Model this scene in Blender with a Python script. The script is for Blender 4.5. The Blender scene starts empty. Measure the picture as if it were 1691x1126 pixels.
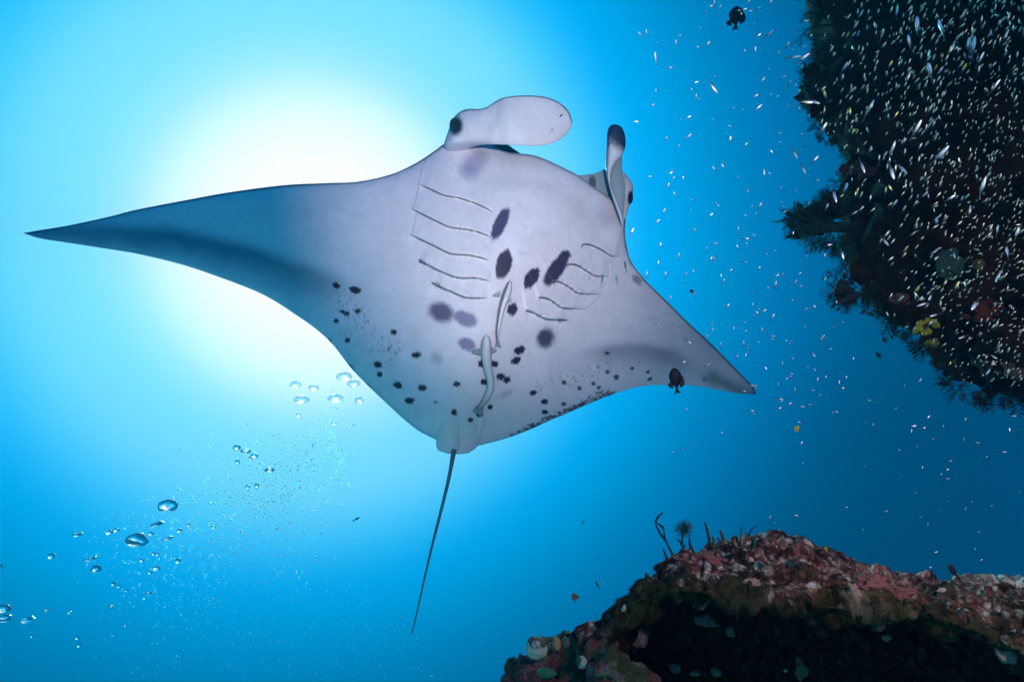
import bpy, bmesh, math, random
import numpy as np
from mathutils import Vector, Matrix
from mathutils.bvhtree import BVHTree

R = math.radians
sc = bpy.context.scene
COL = sc.collection
rng = np.random.default_rng(7)
random.seed(7)

# ------------------------------------------------------------------ camera
FPX, CX, CY = 1101.0, 845.5, 563.0          # focal length of the photograph in its own pixels
CAM = Vector((0, 0, 1.5))
PITCH = R(35)
cam = bpy.data.objects.new('camera', bpy.data.cameras.new('camera'))
COL.objects.link(cam)
cam.location = CAM
cam.rotation_euler = (R(90) + PITCH, 0, 0)
cam.data.sensor_width = 36
cam.data.sensor_fit = 'HORIZONTAL'
cam.data.lens = 36 * FPX / 1691
cam.data.clip_start = 0.05
cam.data.clip_end = 500
sc.camera = cam
AX = np.array([1.0, 0, 0])
AY = np.array([0, -math.sin(PITCH), math.cos(PITCH)])
AZ = np.array([0, math.cos(PITCH), math.sin(PITCH)])    # forward
C0 = np.array(CAM)


def P(px, py, d):
    """World point(s) seen at photo position px,py at a distance d along the view axis."""
    px, py, d = np.asarray(px, float), np.asarray(py, float), np.asarray(d, float)
    x = (px - CX) / FPX * d
    y = -(py - CY) / FPX * d
    return C0 + x[..., None] * AX + y[..., None] * AY + d[..., None] * AZ


def V(px, py, d):
    return Vector(P(px, py, d))


# ------------------------------------------------------------------ water light (world) and lamps
SUN_DIR = (V(528, 408, 1.0) - CAM).normalized()
world = bpy.data.worlds.new('World')
sc.world = world
world.use_nodes = True
nt = world.node_tree
nt.nodes.clear()
out = nt.nodes.new('ShaderNodeOutputWorld')
bg = nt.nodes.new('ShaderNodeBackground')
tc = nt.nodes.new('ShaderNodeTexCoord')
dot = nt.nodes.new('ShaderNodeVectorMath'); dot.operation = 'DOT_PRODUCT'
dot.inputs[1].default_value = SUN_DIR
acos = nt.nodes.new('ShaderNodeMath'); acos.operation = 'ARCCOSINE'
dv = nt.nodes.new('ShaderNodeMath'); dv.operation = 'DIVIDE'; dv.inputs[1].default_value = math.pi
ramp = nt.nodes.new('ShaderNodeValToRGB')
nt.links.new(tc.outputs['Generated'], dot.inputs[0])
nt.links.new(dot.outputs['Value'], acos.inputs[0])
nt.links.new(acos.outputs[0], dv.inputs[0])
nt.links.new(dv.outputs[0], ramp.inputs[0])
sep = nt.nodes.new('ShaderNodeSeparateXYZ')
mrz = nt.nodes.new('ShaderNodeMapRange'); mrz.interpolation_type = 'SMOOTHSTEP'
for k_, v_ in (('From Min', -0.1), ('From Max', 0.75), ('To Min', 0.74), ('To Max', 1.08)):
    mrz.inputs[k_].default_value = v_
scl = nt.nodes.new('ShaderNodeVectorMath'); scl.operation = 'SCALE'
nt.links.new(tc.outputs['Generated'], sep.inputs[0])
nt.links.new(sep.outputs['Z'], mrz.inputs['Value'])
nt.links.new(ramp.outputs[0], scl.inputs[0])
nt.links.new(mrz.outputs['Result'], scl.inputs['Scale'])
nt.links.new(scl.outputs[0], bg.inputs[0])
nt.links.new(bg.outputs[0], out.inputs[0])


def lin(c):
    c = np.asarray(c, float) / 255.0
    return np.where(c <= 0.04045, c / 12.92, ((c + 0.055) / 1.055) ** 2.4)


WATER = [(0, (255, 255, 255)), (7, (255, 255, 255)), (10, (230, 246, 255)), (12, (202, 235, 255)),
         (14, (158, 221, 255)), (17, (122, 214, 255)), (20, (120, 213, 255)), (23, (70, 197, 253)),
         (26, (0, 172, 247)), (29, (0, 159, 229)), (32, (0, 142, 206)), (35, (0, 124, 184)),
         (38, (0, 112, 175)), (43, (0, 84, 132)), (50, (0, 69, 112)), (62, (0, 72, 118)),
         (90, (0, 124, 188)), (180, (0, 132, 198))]
el = ramp.color_ramp.elements
ramp.color_ramp.interpolation = 'B_SPLINE'
while len(el) < len(WATER):
    el.new(0.5)
for e, (a, c) in zip(el, WATER):
    e.position = a / 180.0
for e, (a, c) in zip(el, WATER):
    e.position = a / 180.0
    e.color = (*lin(c), 1)
bg.inputs[1].default_value = 1.0

sun = bpy.data.objects.new('sun', bpy.data.lights.new('sun', 'SUN'))
COL.objects.link(sun)
sun.data.energy = 3.2
sun.data.angle = R(8)
sun.data.color = (0.15, 0.95, 1.0)
sun.rotation_euler = SUN_DIR.to_track_quat('Z', 'Y').to_euler()


def strobe(name, off, target, watts, size, blend, color):
    l = bpy.data.objects.new(name, bpy.data.lights.new(name, 'SPOT'))
    COL.objects.link(l)
    l.location = Vector(C0 + off[0] * AX + off[1] * AY + off[2] * AZ)
    l.data.energy = watts
    l.data.spot_size = R(size)
    l.data.spot_blend = blend
    l.data.shadow_soft_size = 0.05
    l.data.color = color
    l.rotation_euler = (V(*target) - l.location).to_track_quat('-Z', 'Y').to_euler()


# the diver's two flash heads on their arms beside the camera: the photograph is lit by them
strobe('strobe_upper', (0.35, 0.55, -0.1), (850, 335, 2.9), 250, 38, 1.0, (1.0, 0.90, 0.92))
strobe('strobe_wide', (1.05, 0.60, 0.18), (1610, 800, 1.8), 76, 100, 1.0, (1.0, 0.88, 0.82))

HAZE_DENSITY, HAZE_G = 0.012, 0.72
sc.view_settings.view_transform = 'Standard'
sc.view_settings.look = 'None'
sc.view_settings.exposure = 0
sc.view_settings.gamma = 1
sc.cycles.max_bounces = 8
sc.cycles.volume_bounces = 0
sc.cycles.caustics_reflective = False
sc.cycles.caustics_refractive = False
sc.cycles.sample_clamp_indirect = 4.0

# ------------------------------------------------------------------ helpers


def _hash(i, j, k, s):
    h = (i * 374761393 + j * 668265263 + k * 2147483647 + s * 1274126177) & 0xFFFFFFFF
    h = ((h ^ (h >> 13)) * 1274126177) & 0xFFFFFFFF
    h = ((h ^ (h >> 15)) * 2246822519) & 0xFFFFFFFF
    return ((h ^ (h >> 16)) & 0xFFFFFF) / float(0xFFFFFF)


def vnoise(p, seed=0):
    p = np.asarray(p, float)
    f = np.floor(p)
    t = p - f
    i = f.astype(np.int64)
    t = t * t * t * (t * (t * 6 - 15) + 10)
    r = 0
    for dx in (0, 1):
        for dy in (0, 1):
            for dz in (0, 1):
                w = (t[..., 0] if dx else 1 - t[..., 0]) * (t[..., 1] if dy else 1 - t[..., 1]) * (t[..., 2] if dz else 1 - t[..., 2])
                r = r + w * _hash(i[..., 0] + dx, i[..., 1] + dy, i[..., 2] + dz, seed)
    return r * 2 - 1


def fbm(p, octaves=4, gain=0.5, seed=0):
    r, a, s = 0, 1.0, 1.0
    for o in range(octaves):
        r = r + a * vnoise(p * s + 17.3 * o, seed + o)
        a *= gain
        s *= 2.03
    return r


def catmull(pts, n, ts=None):
    pts = np.asarray(pts, float)
    m = len(pts)
    if ts is None:
        ts = np.linspace(0, m - 1, n)
    ext = np.vstack([2 * pts[0] - pts[1], pts, 2 * pts[-1] - pts[-2]])
    i = np.clip(np.floor(ts).astype(int), 0, m - 2)
    t = (ts - i)[:, None]
    p0, p1, p2, p3 = ext[i], ext[i + 1], ext[i + 2], ext[i + 3]
    return 0.5 * (2 * p1 + (p2 - p0) * t + (2 * p0 - 5 * p1 + 4 * p2 - p3) * t ** 2 + (3 * p1 - p0 - 3 * p2 + p3) * t ** 3)


def sstep(a, b, x):
    t = np.clip((np.asarray(x, float) - a) / (b - a), 0, 1)
    return t * t * (3 - 2 * t)


def dist_poly(px, py, pts):
    """Distance to an open polyline, signed side and parameter along it."""
    pts = np.asarray(pts, float)
    best = np.full(np.shape(px), 1e9)
    side = np.zeros(np.shape(px))
    par = np.zeros(np.shape(px))
    n = len(pts) - 1
    for i in range(n):
        a, b = pts[i], pts[i + 1]
        ab = b - a
        L2 = ab @ ab + 1e-9
        t = np.clip(((px - a[0]) * ab[0] + (py - a[1]) * ab[1]) / L2, 0, 1)
        dx, dy = px - (a[0] + t * ab[0]), py - (a[1] + t * ab[1])
        dd = np.hypot(dx, dy)
        m = dd < best
        best = np.where(m, dd, best)
        side = np.where(m, np.sign(ab[0] * dy - ab[1] * dx), side)
        par = np.where(m, (i + t) / n, par)
    return best, side, par


def inside(px, py, poly):
    px, py = np.asarray(px, float), np.asarray(py, float)
    r = np.zeros(px.shape, bool)
    n = len(poly)
    for i in range(n):
        x1, y1 = poly[i]
        x2, y2 = poly[(i + 1) % n]
        c = ((y1 > py) != (y2 > py)) & (px < (x2 - x1) * (py - y1) / (y2 - y1 + 1e-12) + x1)
        r ^= c
    return r


def tag(o, label=None, cat=None, group=None, kind=None):
    if label: o['label'] = label
    if cat: o['category'] = cat
    if group: o['group'] = group
    if kind: o['kind'] = kind
    return o


def empty(name, loc):
    o = bpy.data.objects.new(name, None)
    o.empty_display_size = 0.05
    o.location = loc
    COL.objects.link(o)
    return o


def set_cols(me, cols, name='Col'):
    at = me.color_attributes.new(name, 'FLOAT_COLOR', 'POINT')
    c = np.ones((len(me.vertices), 4), np.float32)
    c[:, :3] = np.asarray(cols)[:, :3]
    at.data.foreach_set('color', c.ravel())


def mesh_obj(name, verts, faces, mat, parent=None, origin=None, cols=None, smooth=True, weld=0.0, recalc=False):
    """One mesh object from world-space vertices; its origin at the thing's base (or its parent's origin)."""
    verts = np.asarray(verts, float)
    if parent is not None:
        o0 = np.array(parent['_o']) if '_o' in parent else np.zeros(3)
    elif origin is not None:
        o0 = np.asarray(origin, float)
    else:
        o0 = verts.mean(0)
    me = bpy.data.meshes.new(name)
    me.from_pydata((verts - o0).tolist(), [], [tuple(f) for f in (faces.tolist() if isinstance(faces, np.ndarray) else faces)])
    if cols is not None:
        set_cols(me, cols)
    if weld or recalc:
        bm = bmesh.new(); bm.from_mesh(me)
        if weld:
            bmesh.ops.remove_doubles(bm, verts=bm.verts, dist=weld)
        if recalc:
            bmesh.ops.recalc_face_normals(bm, faces=bm.faces)
        bm.to_mesh(me); bm.free()
    if smooth:
        me.polygons.foreach_set('use_smooth', [True] * len(me.polygons))
    me.materials.append(mat)
    o = bpy.data.objects.new(name, me)
    COL.objects.link(o)
    if parent is not None:
        o.parent = parent
    else:
        o.location = o0
    o['_o'] = [float(x) for x in o0]
    return o


def thing(name, loc, label, cat, group=None):
    o = empty(name, Vector(loc))
    o['_o'] = [float(x) for x in loc]
    return tag(o, label, cat, group)


def grid_faces(n, m, off=0, wrap=False):
    i, j = np.meshgrid(np.arange(n - 1), np.arange(m if wrap else m - 1), indexing='ij')
    j2 = (j + 1) % m
    return (np.stack([i * m + j, i * m + j2, (i + 1) * m + j2, (i + 1) * m + j], -1).reshape(-1, 4) + off)


def tube(path, radii, sides=8, up=None, flat=1.0, cap=True):
    """Vertices and faces of a tube along a 3-D path."""
    path = np.asarray(path, float)
    n = len(path)
    radii = np.broadcast_to(np.asarray(radii, float), (n,))
    tan = np.gradient(path, axis=0)
    tan /= np.linalg.norm(tan, axis=1)[:, None] + 1e-12
    ref = np.array(up if up is not None else AZ, float)
    a = np.cross(tan, ref); a /= np.linalg.norm(a, axis=1)[:, None] + 1e-9
    b = np.cross(a, tan)
    th = np.linspace(0, 2 * np.pi, sides, endpoint=False)
    v = path[:, None, :] + radii[:, None, None] * (np.cos(th)[None, :, None] * a[:, None, :] + flat * np.sin(th)[None, :, None] * b[:, None, :])
    v = v.reshape(-1, 3)
    f = grid_faces(n, sides, wrap=True).tolist()
    if cap:
        f.append(list(range(sides))[::-1]); f.append(list(range((n - 1) * sides, n * sides)))
    return v, f


def join(parts):
    vs, fs, off = [], [], 0
    for v, f in parts:
        vs.append(np.asarray(v, float))
        fs += [[i + off for i in q] for q in (f.tolist() if isinstance(f, np.ndarray) else f)]
        off += len(v)
    return np.vstack(vs), fs


def ico(sub):
    bm = bmesh.new()
    bmesh.ops.create_icosphere(bm, subdivisions=sub, radius=1)
    v = np.array([x.co[:] for x in bm.verts])
    f = [[x.index for x in q.verts] for q in bm.faces]
    bm.free()
    return v, f


ICO = {k: ico(k) for k in (1, 2, 3, 4)}

# ------------------------------------------------------------------ materials


def mat_new(name):
    m = bpy.data.materials.new(name)
    m.use_nodes = True
    return m, m.node_tree, m.node_tree.nodes['Principled BSDF']


def mat_plain(name, col, rough=0.6, spec=0.4, metal=0.0, bump=0.0, bscale=60.0, var=0.25):
    m, t, b = mat_new(name)
    b.inputs['Roughness'].default_value = rough
    b.inputs['Specular IOR Level'].default_value = spec
    b.inputs['Metallic'].default_value = metal
    g = t.nodes.new('ShaderNodeNewGeometry')
    n = t.nodes.new('ShaderNodeTexNoise'); n.inputs['Scale'].default_value = bscale; n.inputs['Detail'].default_value = 6
    t.links.new(g.outputs['Position'], n.inputs['Vector'])
    mx = t.nodes.new('ShaderNodeMix'); mx.data_type = 'RGBA'
    mx.inputs['A'].default_value = (*[c * (1 - var) for c in col], 1)
    mx.inputs['B'].default_value = (*[min(1, c * (1 + var)) for c in col], 1)
    t.links.new(n.outputs['Fac'], mx.inputs['Factor'])
    t.links.new(mx.outputs['Result'], b.inputs['Base Color'])
    if bump:
        bp = t.nodes.new('ShaderNodeBump'); bp.inputs['Strength'].default_value = bump; bp.inputs['Distance'].default_value = 0.01
        t.links.new(n.outputs['Fac'], bp.inputs['Height'])
        t.links.new(bp.outputs['Normal'], b.inputs['Normal'])
    return m


def mat_vcol(name, rough=0.6, spec=0.3, nscale=90.0, var=0.35, bump=0.3, bdist=0.004, coarse=None):
    """Pigment from the mesh's colour attribute, broken up by procedural noise and bump."""
    m, t, b = mat_new(name)
    b.inputs['Roughness'].default_value = rough
    b.inputs['Specular IOR Level'].default_value = spec
    a = t.nodes.new('ShaderNodeVertexColor'); a.layer_name = 'Col'
    g = t.nodes.new('ShaderNodeNewGeometry')
    n = t.nodes.new('ShaderNodeTexNoise'); n.inputs['Scale'].default_value = nscale; n.inputs['Detail'].default_value = 8; n.inputs['Roughness'].default_value = 0.65
    t.links.new(g.outputs['Position'], n.inputs['Vector'])
    mr = t.nodes.new('ShaderNodeMapRange')
    mr.inputs['From Min'].default_value = 0.3; mr.inputs['From Max'].default_value = 0.7
    mr.inputs['To Min'].default_value = 1 - var; mr.inputs['To Max'].default_value = 1 + var
    t.links.new(n.outputs['Fac'], mr.inputs['Value'])
    mul = t.nodes.new('ShaderNodeVectorMath'); mul.operation = 'SCALE'
    t.links.new(a.outputs['Color'], mul.inputs[0])
    t.links.new(mr.outputs['Result'], mul.inputs['Scale'])
    t.links.new(mul.outputs['Vector'], b.inputs['Base Color'])
    if bump:
        bp = t.nodes.new('ShaderNodeBump'); bp.inputs['Strength'].default_value = bump; bp.inputs['Distance'].default_value = bdist
        t.links.new(n.outputs['Fac'], bp.inputs['Height'])
        t.links.new(bp.outputs['Normal'], b.inputs['Normal'])
    return m


M_SKIN = mat_vcol('manta_skin', rough=0.5, spec=0.3, nscale=30, var=0.05, bump=0.16, bdist=0.006)
M_SLIT = mat_plain('gill_slit_dark', (0.24, 0.22, 0.27), 0.8, 0.1)
M_EYE = mat_plain('eye_dark', (0.012, 0.016, 0.03), 0.6, 0.1, var=0.1)
M_TAIL = mat_plain('tail_skin', (0.10, 0.17, 0.20), 0.6, 0.3, bump=0.2, bscale=40)
M_REMORA = mat_vcol('remora_skin', rough=0.4, spec=0.4, nscale=120, var=0.08, bump=0.05)
M_ROCK = mat_vcol('reef_rock', rough=0.9, spec=0.08, nscale=220, var=0.7, bump=0.9, bdist=0.006)
M_TURF = mat_vcol('algae_turf', rough=0.8, spec=0.1, nscale=30, var=0.3, bump=0)

# ------------------------------------------------------------------ unseen pale sand floor, added to bounce light up to the belly
n_ = 90
gx, gy = np.meshgrid(np.linspace(-6, 6, n_), np.linspace(-5, 7, n_), indexing='ij')
gz = -2.0 + 0.06 * fbm(np.stack([gx * 0.8, gy * 0.8, 0 * gx], -1), 4, seed=31) + 0.012 * np.sin(gx * 9 + 2 * fbm(np.stack([gx, gy, 0 * gx], -1), 2, seed=32))
M_SAND = mat_plain('sand', (0.78, 0.77, 0.72), 0.9, 0.1, bump=0.3, bscale=90, var=0.12)
bounce_seabed = mesh_obj('bounce_seabed', np.stack([gx, gy, gz], -1).reshape(-1, 3), grid_faces(n_, n_)[:, ::-1], M_SAND, origin=(0, 0, -2))
tag(bounce_seabed, 'pale rippled sand floor, added unseen to bounce light upward', kind='structure')

# ------------------------------------------------------------------ the manta ray
MO = P(752, 742, 2.62)
manta = thing('manta_ray', MO, 'huge manta ray gliding overhead, pale belly with dark spots turned to the viewer', 'manta ray')
AXv = np.array([0.305, -0.952]); BXv = np.array([0.952, 0.305])


def mid_depth(px, py):
    a = (px - 790) * AXv[0] + (py - 500) * AXv[1]
    b = (px - 790) * BXv[0] + (py - 500) * BXv[1]
    r = np.clip(b / 450, 0, 2); l = np.clip(-b / 750, 0, 2)
    return 2.85 + 0.0006 * a + 0.95 * r ** 1.6 - 0.35 * l ** 1.6 + 0.50 * l ** 3.2


LEAD = [(38, 385), (67, 380), (115, 372), (180, 358), (223, 347), (300, 332), (380, 317.5), (469, 306), (540, 302.5), (593, 300),
        (646, 288), (680, 273), (702, 260), (722, 246), (735, 237), (760, 226), (790, 230), (815, 241), (838, 251), (856, 253.5),
        (878, 256), (900, 263), (930, 277), (955, 290), (980, 309), (1005, 325), (1024, 338), (1033, 356), (1032, 382), (1035, 407),
        (1043, 433), (1066, 462.5), (1104, 500), (1136, 532), (1173, 566), (1200, 593), (1226, 620), (1243, 637), (1248, 648)]
TRAIL = [(38, 385), (67, 394), (115, 401.5), (186, 412.5), (230, 420), (300, 437), (360, 457), (420, 480), (455, 498), (490, 521),
         (520, 542), (549, 568.5), (580, 608), (611, 640), (630, 658), (646, 673), (668, 693), (691, 711), (712, 722), (735, 733),
         (752, 738), (768, 738), (784, 737), (805, 732), (830, 725.5), (855, 717), (880, 707), (905, 695.5), (930, 685), (960, 672),
         (1000, 655.5), (1040, 642), (1066, 637), (1098, 635.5), (1122, 635.5), (1146, 637), (1186, 643.5), (1215, 649), (1248, 651)]
assert len(LEAD) == len(TRAIL)

SLITS = [
    [(694, 305), (714, 313.5), (733, 322), (757, 326.5), (784, 335), (800, 342), (814, 350)],
    [(680, 344.5), (701, 355), (720, 364.5), (744, 375), (773, 379), (795, 384.5), (813, 392)],
    [(679, 388), (701, 398), (720, 407), (744, 418.5), (773, 421), (797, 426), (809, 431)],
    [(692, 430), (708, 438), (724, 446), (755, 458), (785, 458.6), (797, 461), (809, 464)],
    [(716, 468.5), (741, 479.5), (756, 486), (770, 491), (788, 492), (805, 491.5)],
    [(961, 409), (962, 404), (974, 403.5), (994, 412), (1008, 421.5), (1023, 424)],
    [(936, 439), (940, 436), (954, 437.5), (970, 447.5), (984, 455), (1005, 456)],
    [(911, 465), (915, 462.7), (930, 467.5), (945, 477), (957, 484), (993, 485.5)],
    [(889, 492), (893, 490.5), (906, 493), (918, 501), (930, 508), (966, 510)],
    [(868, 513), (871, 512.5), (883, 516.5), (900, 525.5), (917, 527.5), (935, 527.5)],
]
# pigment spots: x, y, long radius, short radius, direction x, direction y, strength, softness, tone (0 black, 1 violet)
SPOTS = [
    (826, 370, 28, 10, 23, -51, 1, .18, .35), (832, 436, 25, 12.8, 8, -26, 1, .12, .1), (878, 459, 19.5, 10.5, 9, -16, 1, .12, .1),
    (918, 445, 31, 13, 21, -30, 1, .16, .15), (932, 424, 12, 9, 5, -5, 1, .2, .15), (846, 511, 10, 8, 3, -9, 1, .15, .05),
    (729, 516, 21, 16, 20, 8, .95, .4, .4), (769, 527, 20, 12, 19, 8, .85, .3, .75), (771, 568, 16, 11, 17, 6, .85, .25, .75),
    (900, 559, 16, 14, 3, -9, .95, .45, .15), (858, 578, 9.5, 7, 9, -3, 1, .15, 0), (852, 595, 8.5, 6, 9, -5, 1, .15, 0),
    (795, 600, 6, 6, 1, 0, 1, .2, 0), (816, 601, 7, 5, 1, 0, 1, .2, 0), (827, 622, 8, 5, 9, -2, 1, .2, 0), (837, 627, 6, 5, 5, -3, 1, .2, 0),
    (799, 631, 5, 5, 1, 0, 1, .2, 0), (880, 649, 6.5, 5, 9, -2, 1, .2, 0), (899, 663, 6, 5, 1, 0, 1, .25, 0), (900, 680, 5, 4, 1, 0, 1, .25, 0),
    (931, 667, 4, 3, 1, 0, .9, .3, 0), (932, 632, 3.6, 3.6, 1, 0, .9, .3, 0), (957, 641, 3.4, 3.4, 1, 0, .9, .3, 0), (980, 633, 3.4, 3.2, 1, 0, .9, .3, 0),
    (989, 640, 3.6, 3, 5, -3, .9, .3, 0), (1003, 614, 3.3, 3.3, 1, 0, .9, .3, 0), (1018, 623, 4.2, 4.2, 1, 0, .9, .3, 0), (1044, 608, 3.3, 3.3, 1, 0, .9, .3, 0),
    (1002, 583, 4, 3, 1, 0, .9, .3, 0), (1070, 614, 3, 3, 1, 0, .9, .3, 0), (1073, 626, 4.2, 3, 5, -5, .9, .3, 0), (1163, 626, 3, 3, 1, 0, .6, .3, 0),
    (792, 684, 6, 5, 9, -3, 1, .2, 0), (809, 672, 4.3, 4, 1, 0, 1, .2, 0), (777, 693, 5, 4, 5, -3, 1, .2, 0), (750, 681, 6.5, 4.5, 1, 9, 1, .2, 0),
    (719, 664, 3.3, 2.5, 1, 0, .7, .3, 0), (754, 634, 5.5, 4, 1, 0, 1, .25, 0), (697, 640, 7, 5, 1, 0, 1, .2, 0), (676, 661, 7.5, 5, 1, 0, 1, .25, 0),
    (657, 636, 8, 5.5, 9, 4, 1, .25, 0), (688, 586, 9, 5.5, 1, 0, 1, .2, 0), (650, 548, 6, 4.5, 1, 0, 1, .25, 0), (721, 592, 10, 8, 1, 1, .3, .5, .5),
    (555, 472, 7, 4.5, 9, 5, 1, .2, 0), (586, 479, 9.5, 6, 9, 1, 1, .2, 0), (591, 514, 5.5, 4.5, 1, 0, 1, .25, 0), (566, 515, 4, 3.6, 1, 0, 1, .25, 0),
    (573, 518, 5, 4, 1, 0, 1, .25, 0), (555, 530, 4.5, 4, 1, 0, 1, .25, 0), (574, 562, 5, 4, 1, 0, 1, .25, 0), (624, 602, 7, 5, 9, 3, 1, .25, 0), (627, 618, 5, 4.5, 1, 0, 1, .25, 0),
    (580, 608, 8, 4, 3, 6, .7, .4, 0), (608, 638, 6, 3, 3, 6, .7, .4, 0), (545, 563, 6, 3, 3, 4, .6, .4, 0),
    (784, 268, 26, 17, 1, -1, .55, .6, .95), (772, 285, 16, 12, 1, 1, .35, .7, .95), (1000, 357, 22, 15, 1, 1, .35, .8, .7),
    (697, 433, 6, 2.4, 9, 4, 1, .3, 0), (721, 471, 9, 3.2, 9, 4, 1, .3, 0), (928, 529, 8, 2.6, 1, 0, 1, .3, 0), (1052, 462, 10, 6, 5, 5, .6, .4, 0),
    (835, 650, 12, 5, 9, -4, .25, .7, 0), (905, 548, 12, 9, 1, 0, .15, .8, .3),
]


def manta_color(px, py):
    n1 = fbm(np.stack([px / 40, py / 40, 0 * px], -1), 4, seed=3)
    n2 = fbm(np.stack([px / 4, py / 4, 0 * px + 3], -1), 3, seed=9)
    c = np.empty(px.shape + (3,))
    c[:] = (0.75, 0.71, 0.80)
    n3 = fbm(np.stack([px / 9, py / 16, 0 * px + 2], -1), 4, seed=33)
    c *= (1 + 0.045 * n1 + 0.018 * n3)[..., None]
    scr = sstep(.42, .6, fbm(np.stack([(px + py * .4) / 70, (py - px * .25) / 2.6, 0 * px], -1), 2, seed=35)) * sstep(.1, .5, n1)
    c *= (1 - .07 * scr)[..., None]
    rs = random.Random(3)
    for k in range(26):                                     # old scratches and rubs
        x0, y0 = rs.uniform(560, 1060), rs.uniform(300, 690)
        an = rs.uniform(0, 6.28); L0 = rs.uniform(15, 55)
        x1, y1 = x0 + L0 * math.cos(an), y0 + L0 * math.sin(an)
        m = (px > min(x0, x1) - 5) & (px < max(x0, x1) + 5) & (py > min(y0, y1) - 5) & (py < max(y0, y1) + 5)
        if m.any():
            d, s, t = dist_poly(px[m], py[m], [(x0, y0), ((x0 + x1) / 2 + rs.gauss(0, 3), (y0 + y1) / 2 + rs.gauss(0, 3)), (x1, y1)])
            c[m] *= (1 - rs.uniform(.06, .2) * np.exp(-(d / 1.2) ** 2) * np.sin(np.pi * t))[:, None]
    c *= (1 + .01 * n2)[..., None]
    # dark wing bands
    band = [(40, 385), (180, 386), (260, 388), (340, 402), (420, 424), (500, 450), (560, 474), (610, 492)]  # left band: grey pigment with the wing fold's shade painted in
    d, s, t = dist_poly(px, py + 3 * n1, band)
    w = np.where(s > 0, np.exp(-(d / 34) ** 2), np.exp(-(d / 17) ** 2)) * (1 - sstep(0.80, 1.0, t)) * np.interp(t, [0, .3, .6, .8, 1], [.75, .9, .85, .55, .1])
    dark = np.array((0.025, 0.18, 0.27))  # teal tint stands in for blue water light on the unlit wing
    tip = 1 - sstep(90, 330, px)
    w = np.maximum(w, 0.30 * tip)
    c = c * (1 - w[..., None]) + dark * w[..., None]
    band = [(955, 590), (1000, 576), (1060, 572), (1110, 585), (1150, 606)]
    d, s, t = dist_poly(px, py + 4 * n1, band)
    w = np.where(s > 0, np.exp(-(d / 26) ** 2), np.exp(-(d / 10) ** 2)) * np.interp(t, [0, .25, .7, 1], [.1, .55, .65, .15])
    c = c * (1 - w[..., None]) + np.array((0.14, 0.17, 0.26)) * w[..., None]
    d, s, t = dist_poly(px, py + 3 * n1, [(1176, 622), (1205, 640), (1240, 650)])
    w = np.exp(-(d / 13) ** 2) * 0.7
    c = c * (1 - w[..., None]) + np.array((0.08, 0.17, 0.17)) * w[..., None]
    # speckles
    for (x0, y0, x1, y1, r, k) in ((560, 500, 640, 580, 26, 7), (900, 640, 1000, 605, 14, 5)):
        d, s, t = dist_poly(px, py, [(x0, y0), (x1, y1)])
        sp = vnoise(np.stack([px / 3.2, py / 3.2, 0 * px + k], -1), 21)
        w = sstep(0.55, 0.75, sp) * np.exp(-(d / r) ** 2) * 0.6
        c = c * (1 - w[..., None]) + np.array((0.06, 0.06, 0.09)) * w[..., None]
    # mottled trailing margin
    d, s, t = dist_poly(px, py, [(835, 724.5), (880, 707), (930, 684), (960, 672), (1000, 655.5), (1020, 648)])
    width = 5 + 4 * np.interp(t, [0, .3, .5, .75, .9, 1], [0, .4, .3, 1.4, .8, 0]) + 4 * n2
    w = (1 - sstep(width - 2, width + 2, d)) * (0.75 + 0.25 * np.sign(n2)) * np.interp(t, [0, .05, .95, 1], [0, 1, 1, 0])
    c = c * (1 - w[..., None]) + np.array((0.10, 0.11, 0.14)) * w[..., None]
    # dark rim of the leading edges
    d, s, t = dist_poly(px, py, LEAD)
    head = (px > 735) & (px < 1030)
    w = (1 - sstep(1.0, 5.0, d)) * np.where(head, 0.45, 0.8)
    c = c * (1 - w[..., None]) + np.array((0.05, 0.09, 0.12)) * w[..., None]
    # the band under the jaw
    d, s, t = dist_poly(px, py, [(800, 300), (850, 297), (900, 305), (950, 335), (985, 380)])
    w = np.exp(-(d / 12) ** 2) * 0.07
    c *= (1 - w[..., None])
    for (x, y, a, b, dx, dy, st, soft, tone) in SPOTS:
        m = (np.abs(px - x) < 60) & (np.abs(py - y) < 60)
        if not m.any():
            continue
        L = math.hypot(dx, dy); ux, uy = dx / L, dy / L
        X, Y = px[m] - x, py[m] - y
        r = np.hypot((X * ux + Y * uy) / a, (-X * uy + Y * ux) / b) + 0.17 * n2[m] * min(1, 11 / a) + 0.09 * n1[m]
        w = (st * (1 - sstep(1 - soft, 1 + soft, r)))[:, None]
        tgt = np.array((0.028, 0.028, 0.05)) * (1 - tone) + np.array((0.16, 0.15, 0.36)) * tone
        c[m] = c[m] * (1 - w) + tgt * w
    return c


def slit_relief(px, py):
    h = np.zeros(px.shape)
    for k, s in enumerate(SLITS):
        m = (px > min(q[0] for q in s) - 45) & (px < max(q[0] for q in s) + 45) & (py > min(q[1] for q in s) - 45) & (py < max(q[1] for q in s) + 50)
        d, sd, t = dist_poly(px[m], py[m], s)
        e = np.interp(t, [0, .08, .9, 1], [0.0, 1, 1, 0.0])
        h[m] += np.where(sd > 0, np.exp(-d / 9) * 0.010, -np.exp(-d / 22) * 0.013) * e * sstep(0, 2.5, d + 1.2)
    return h


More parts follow.
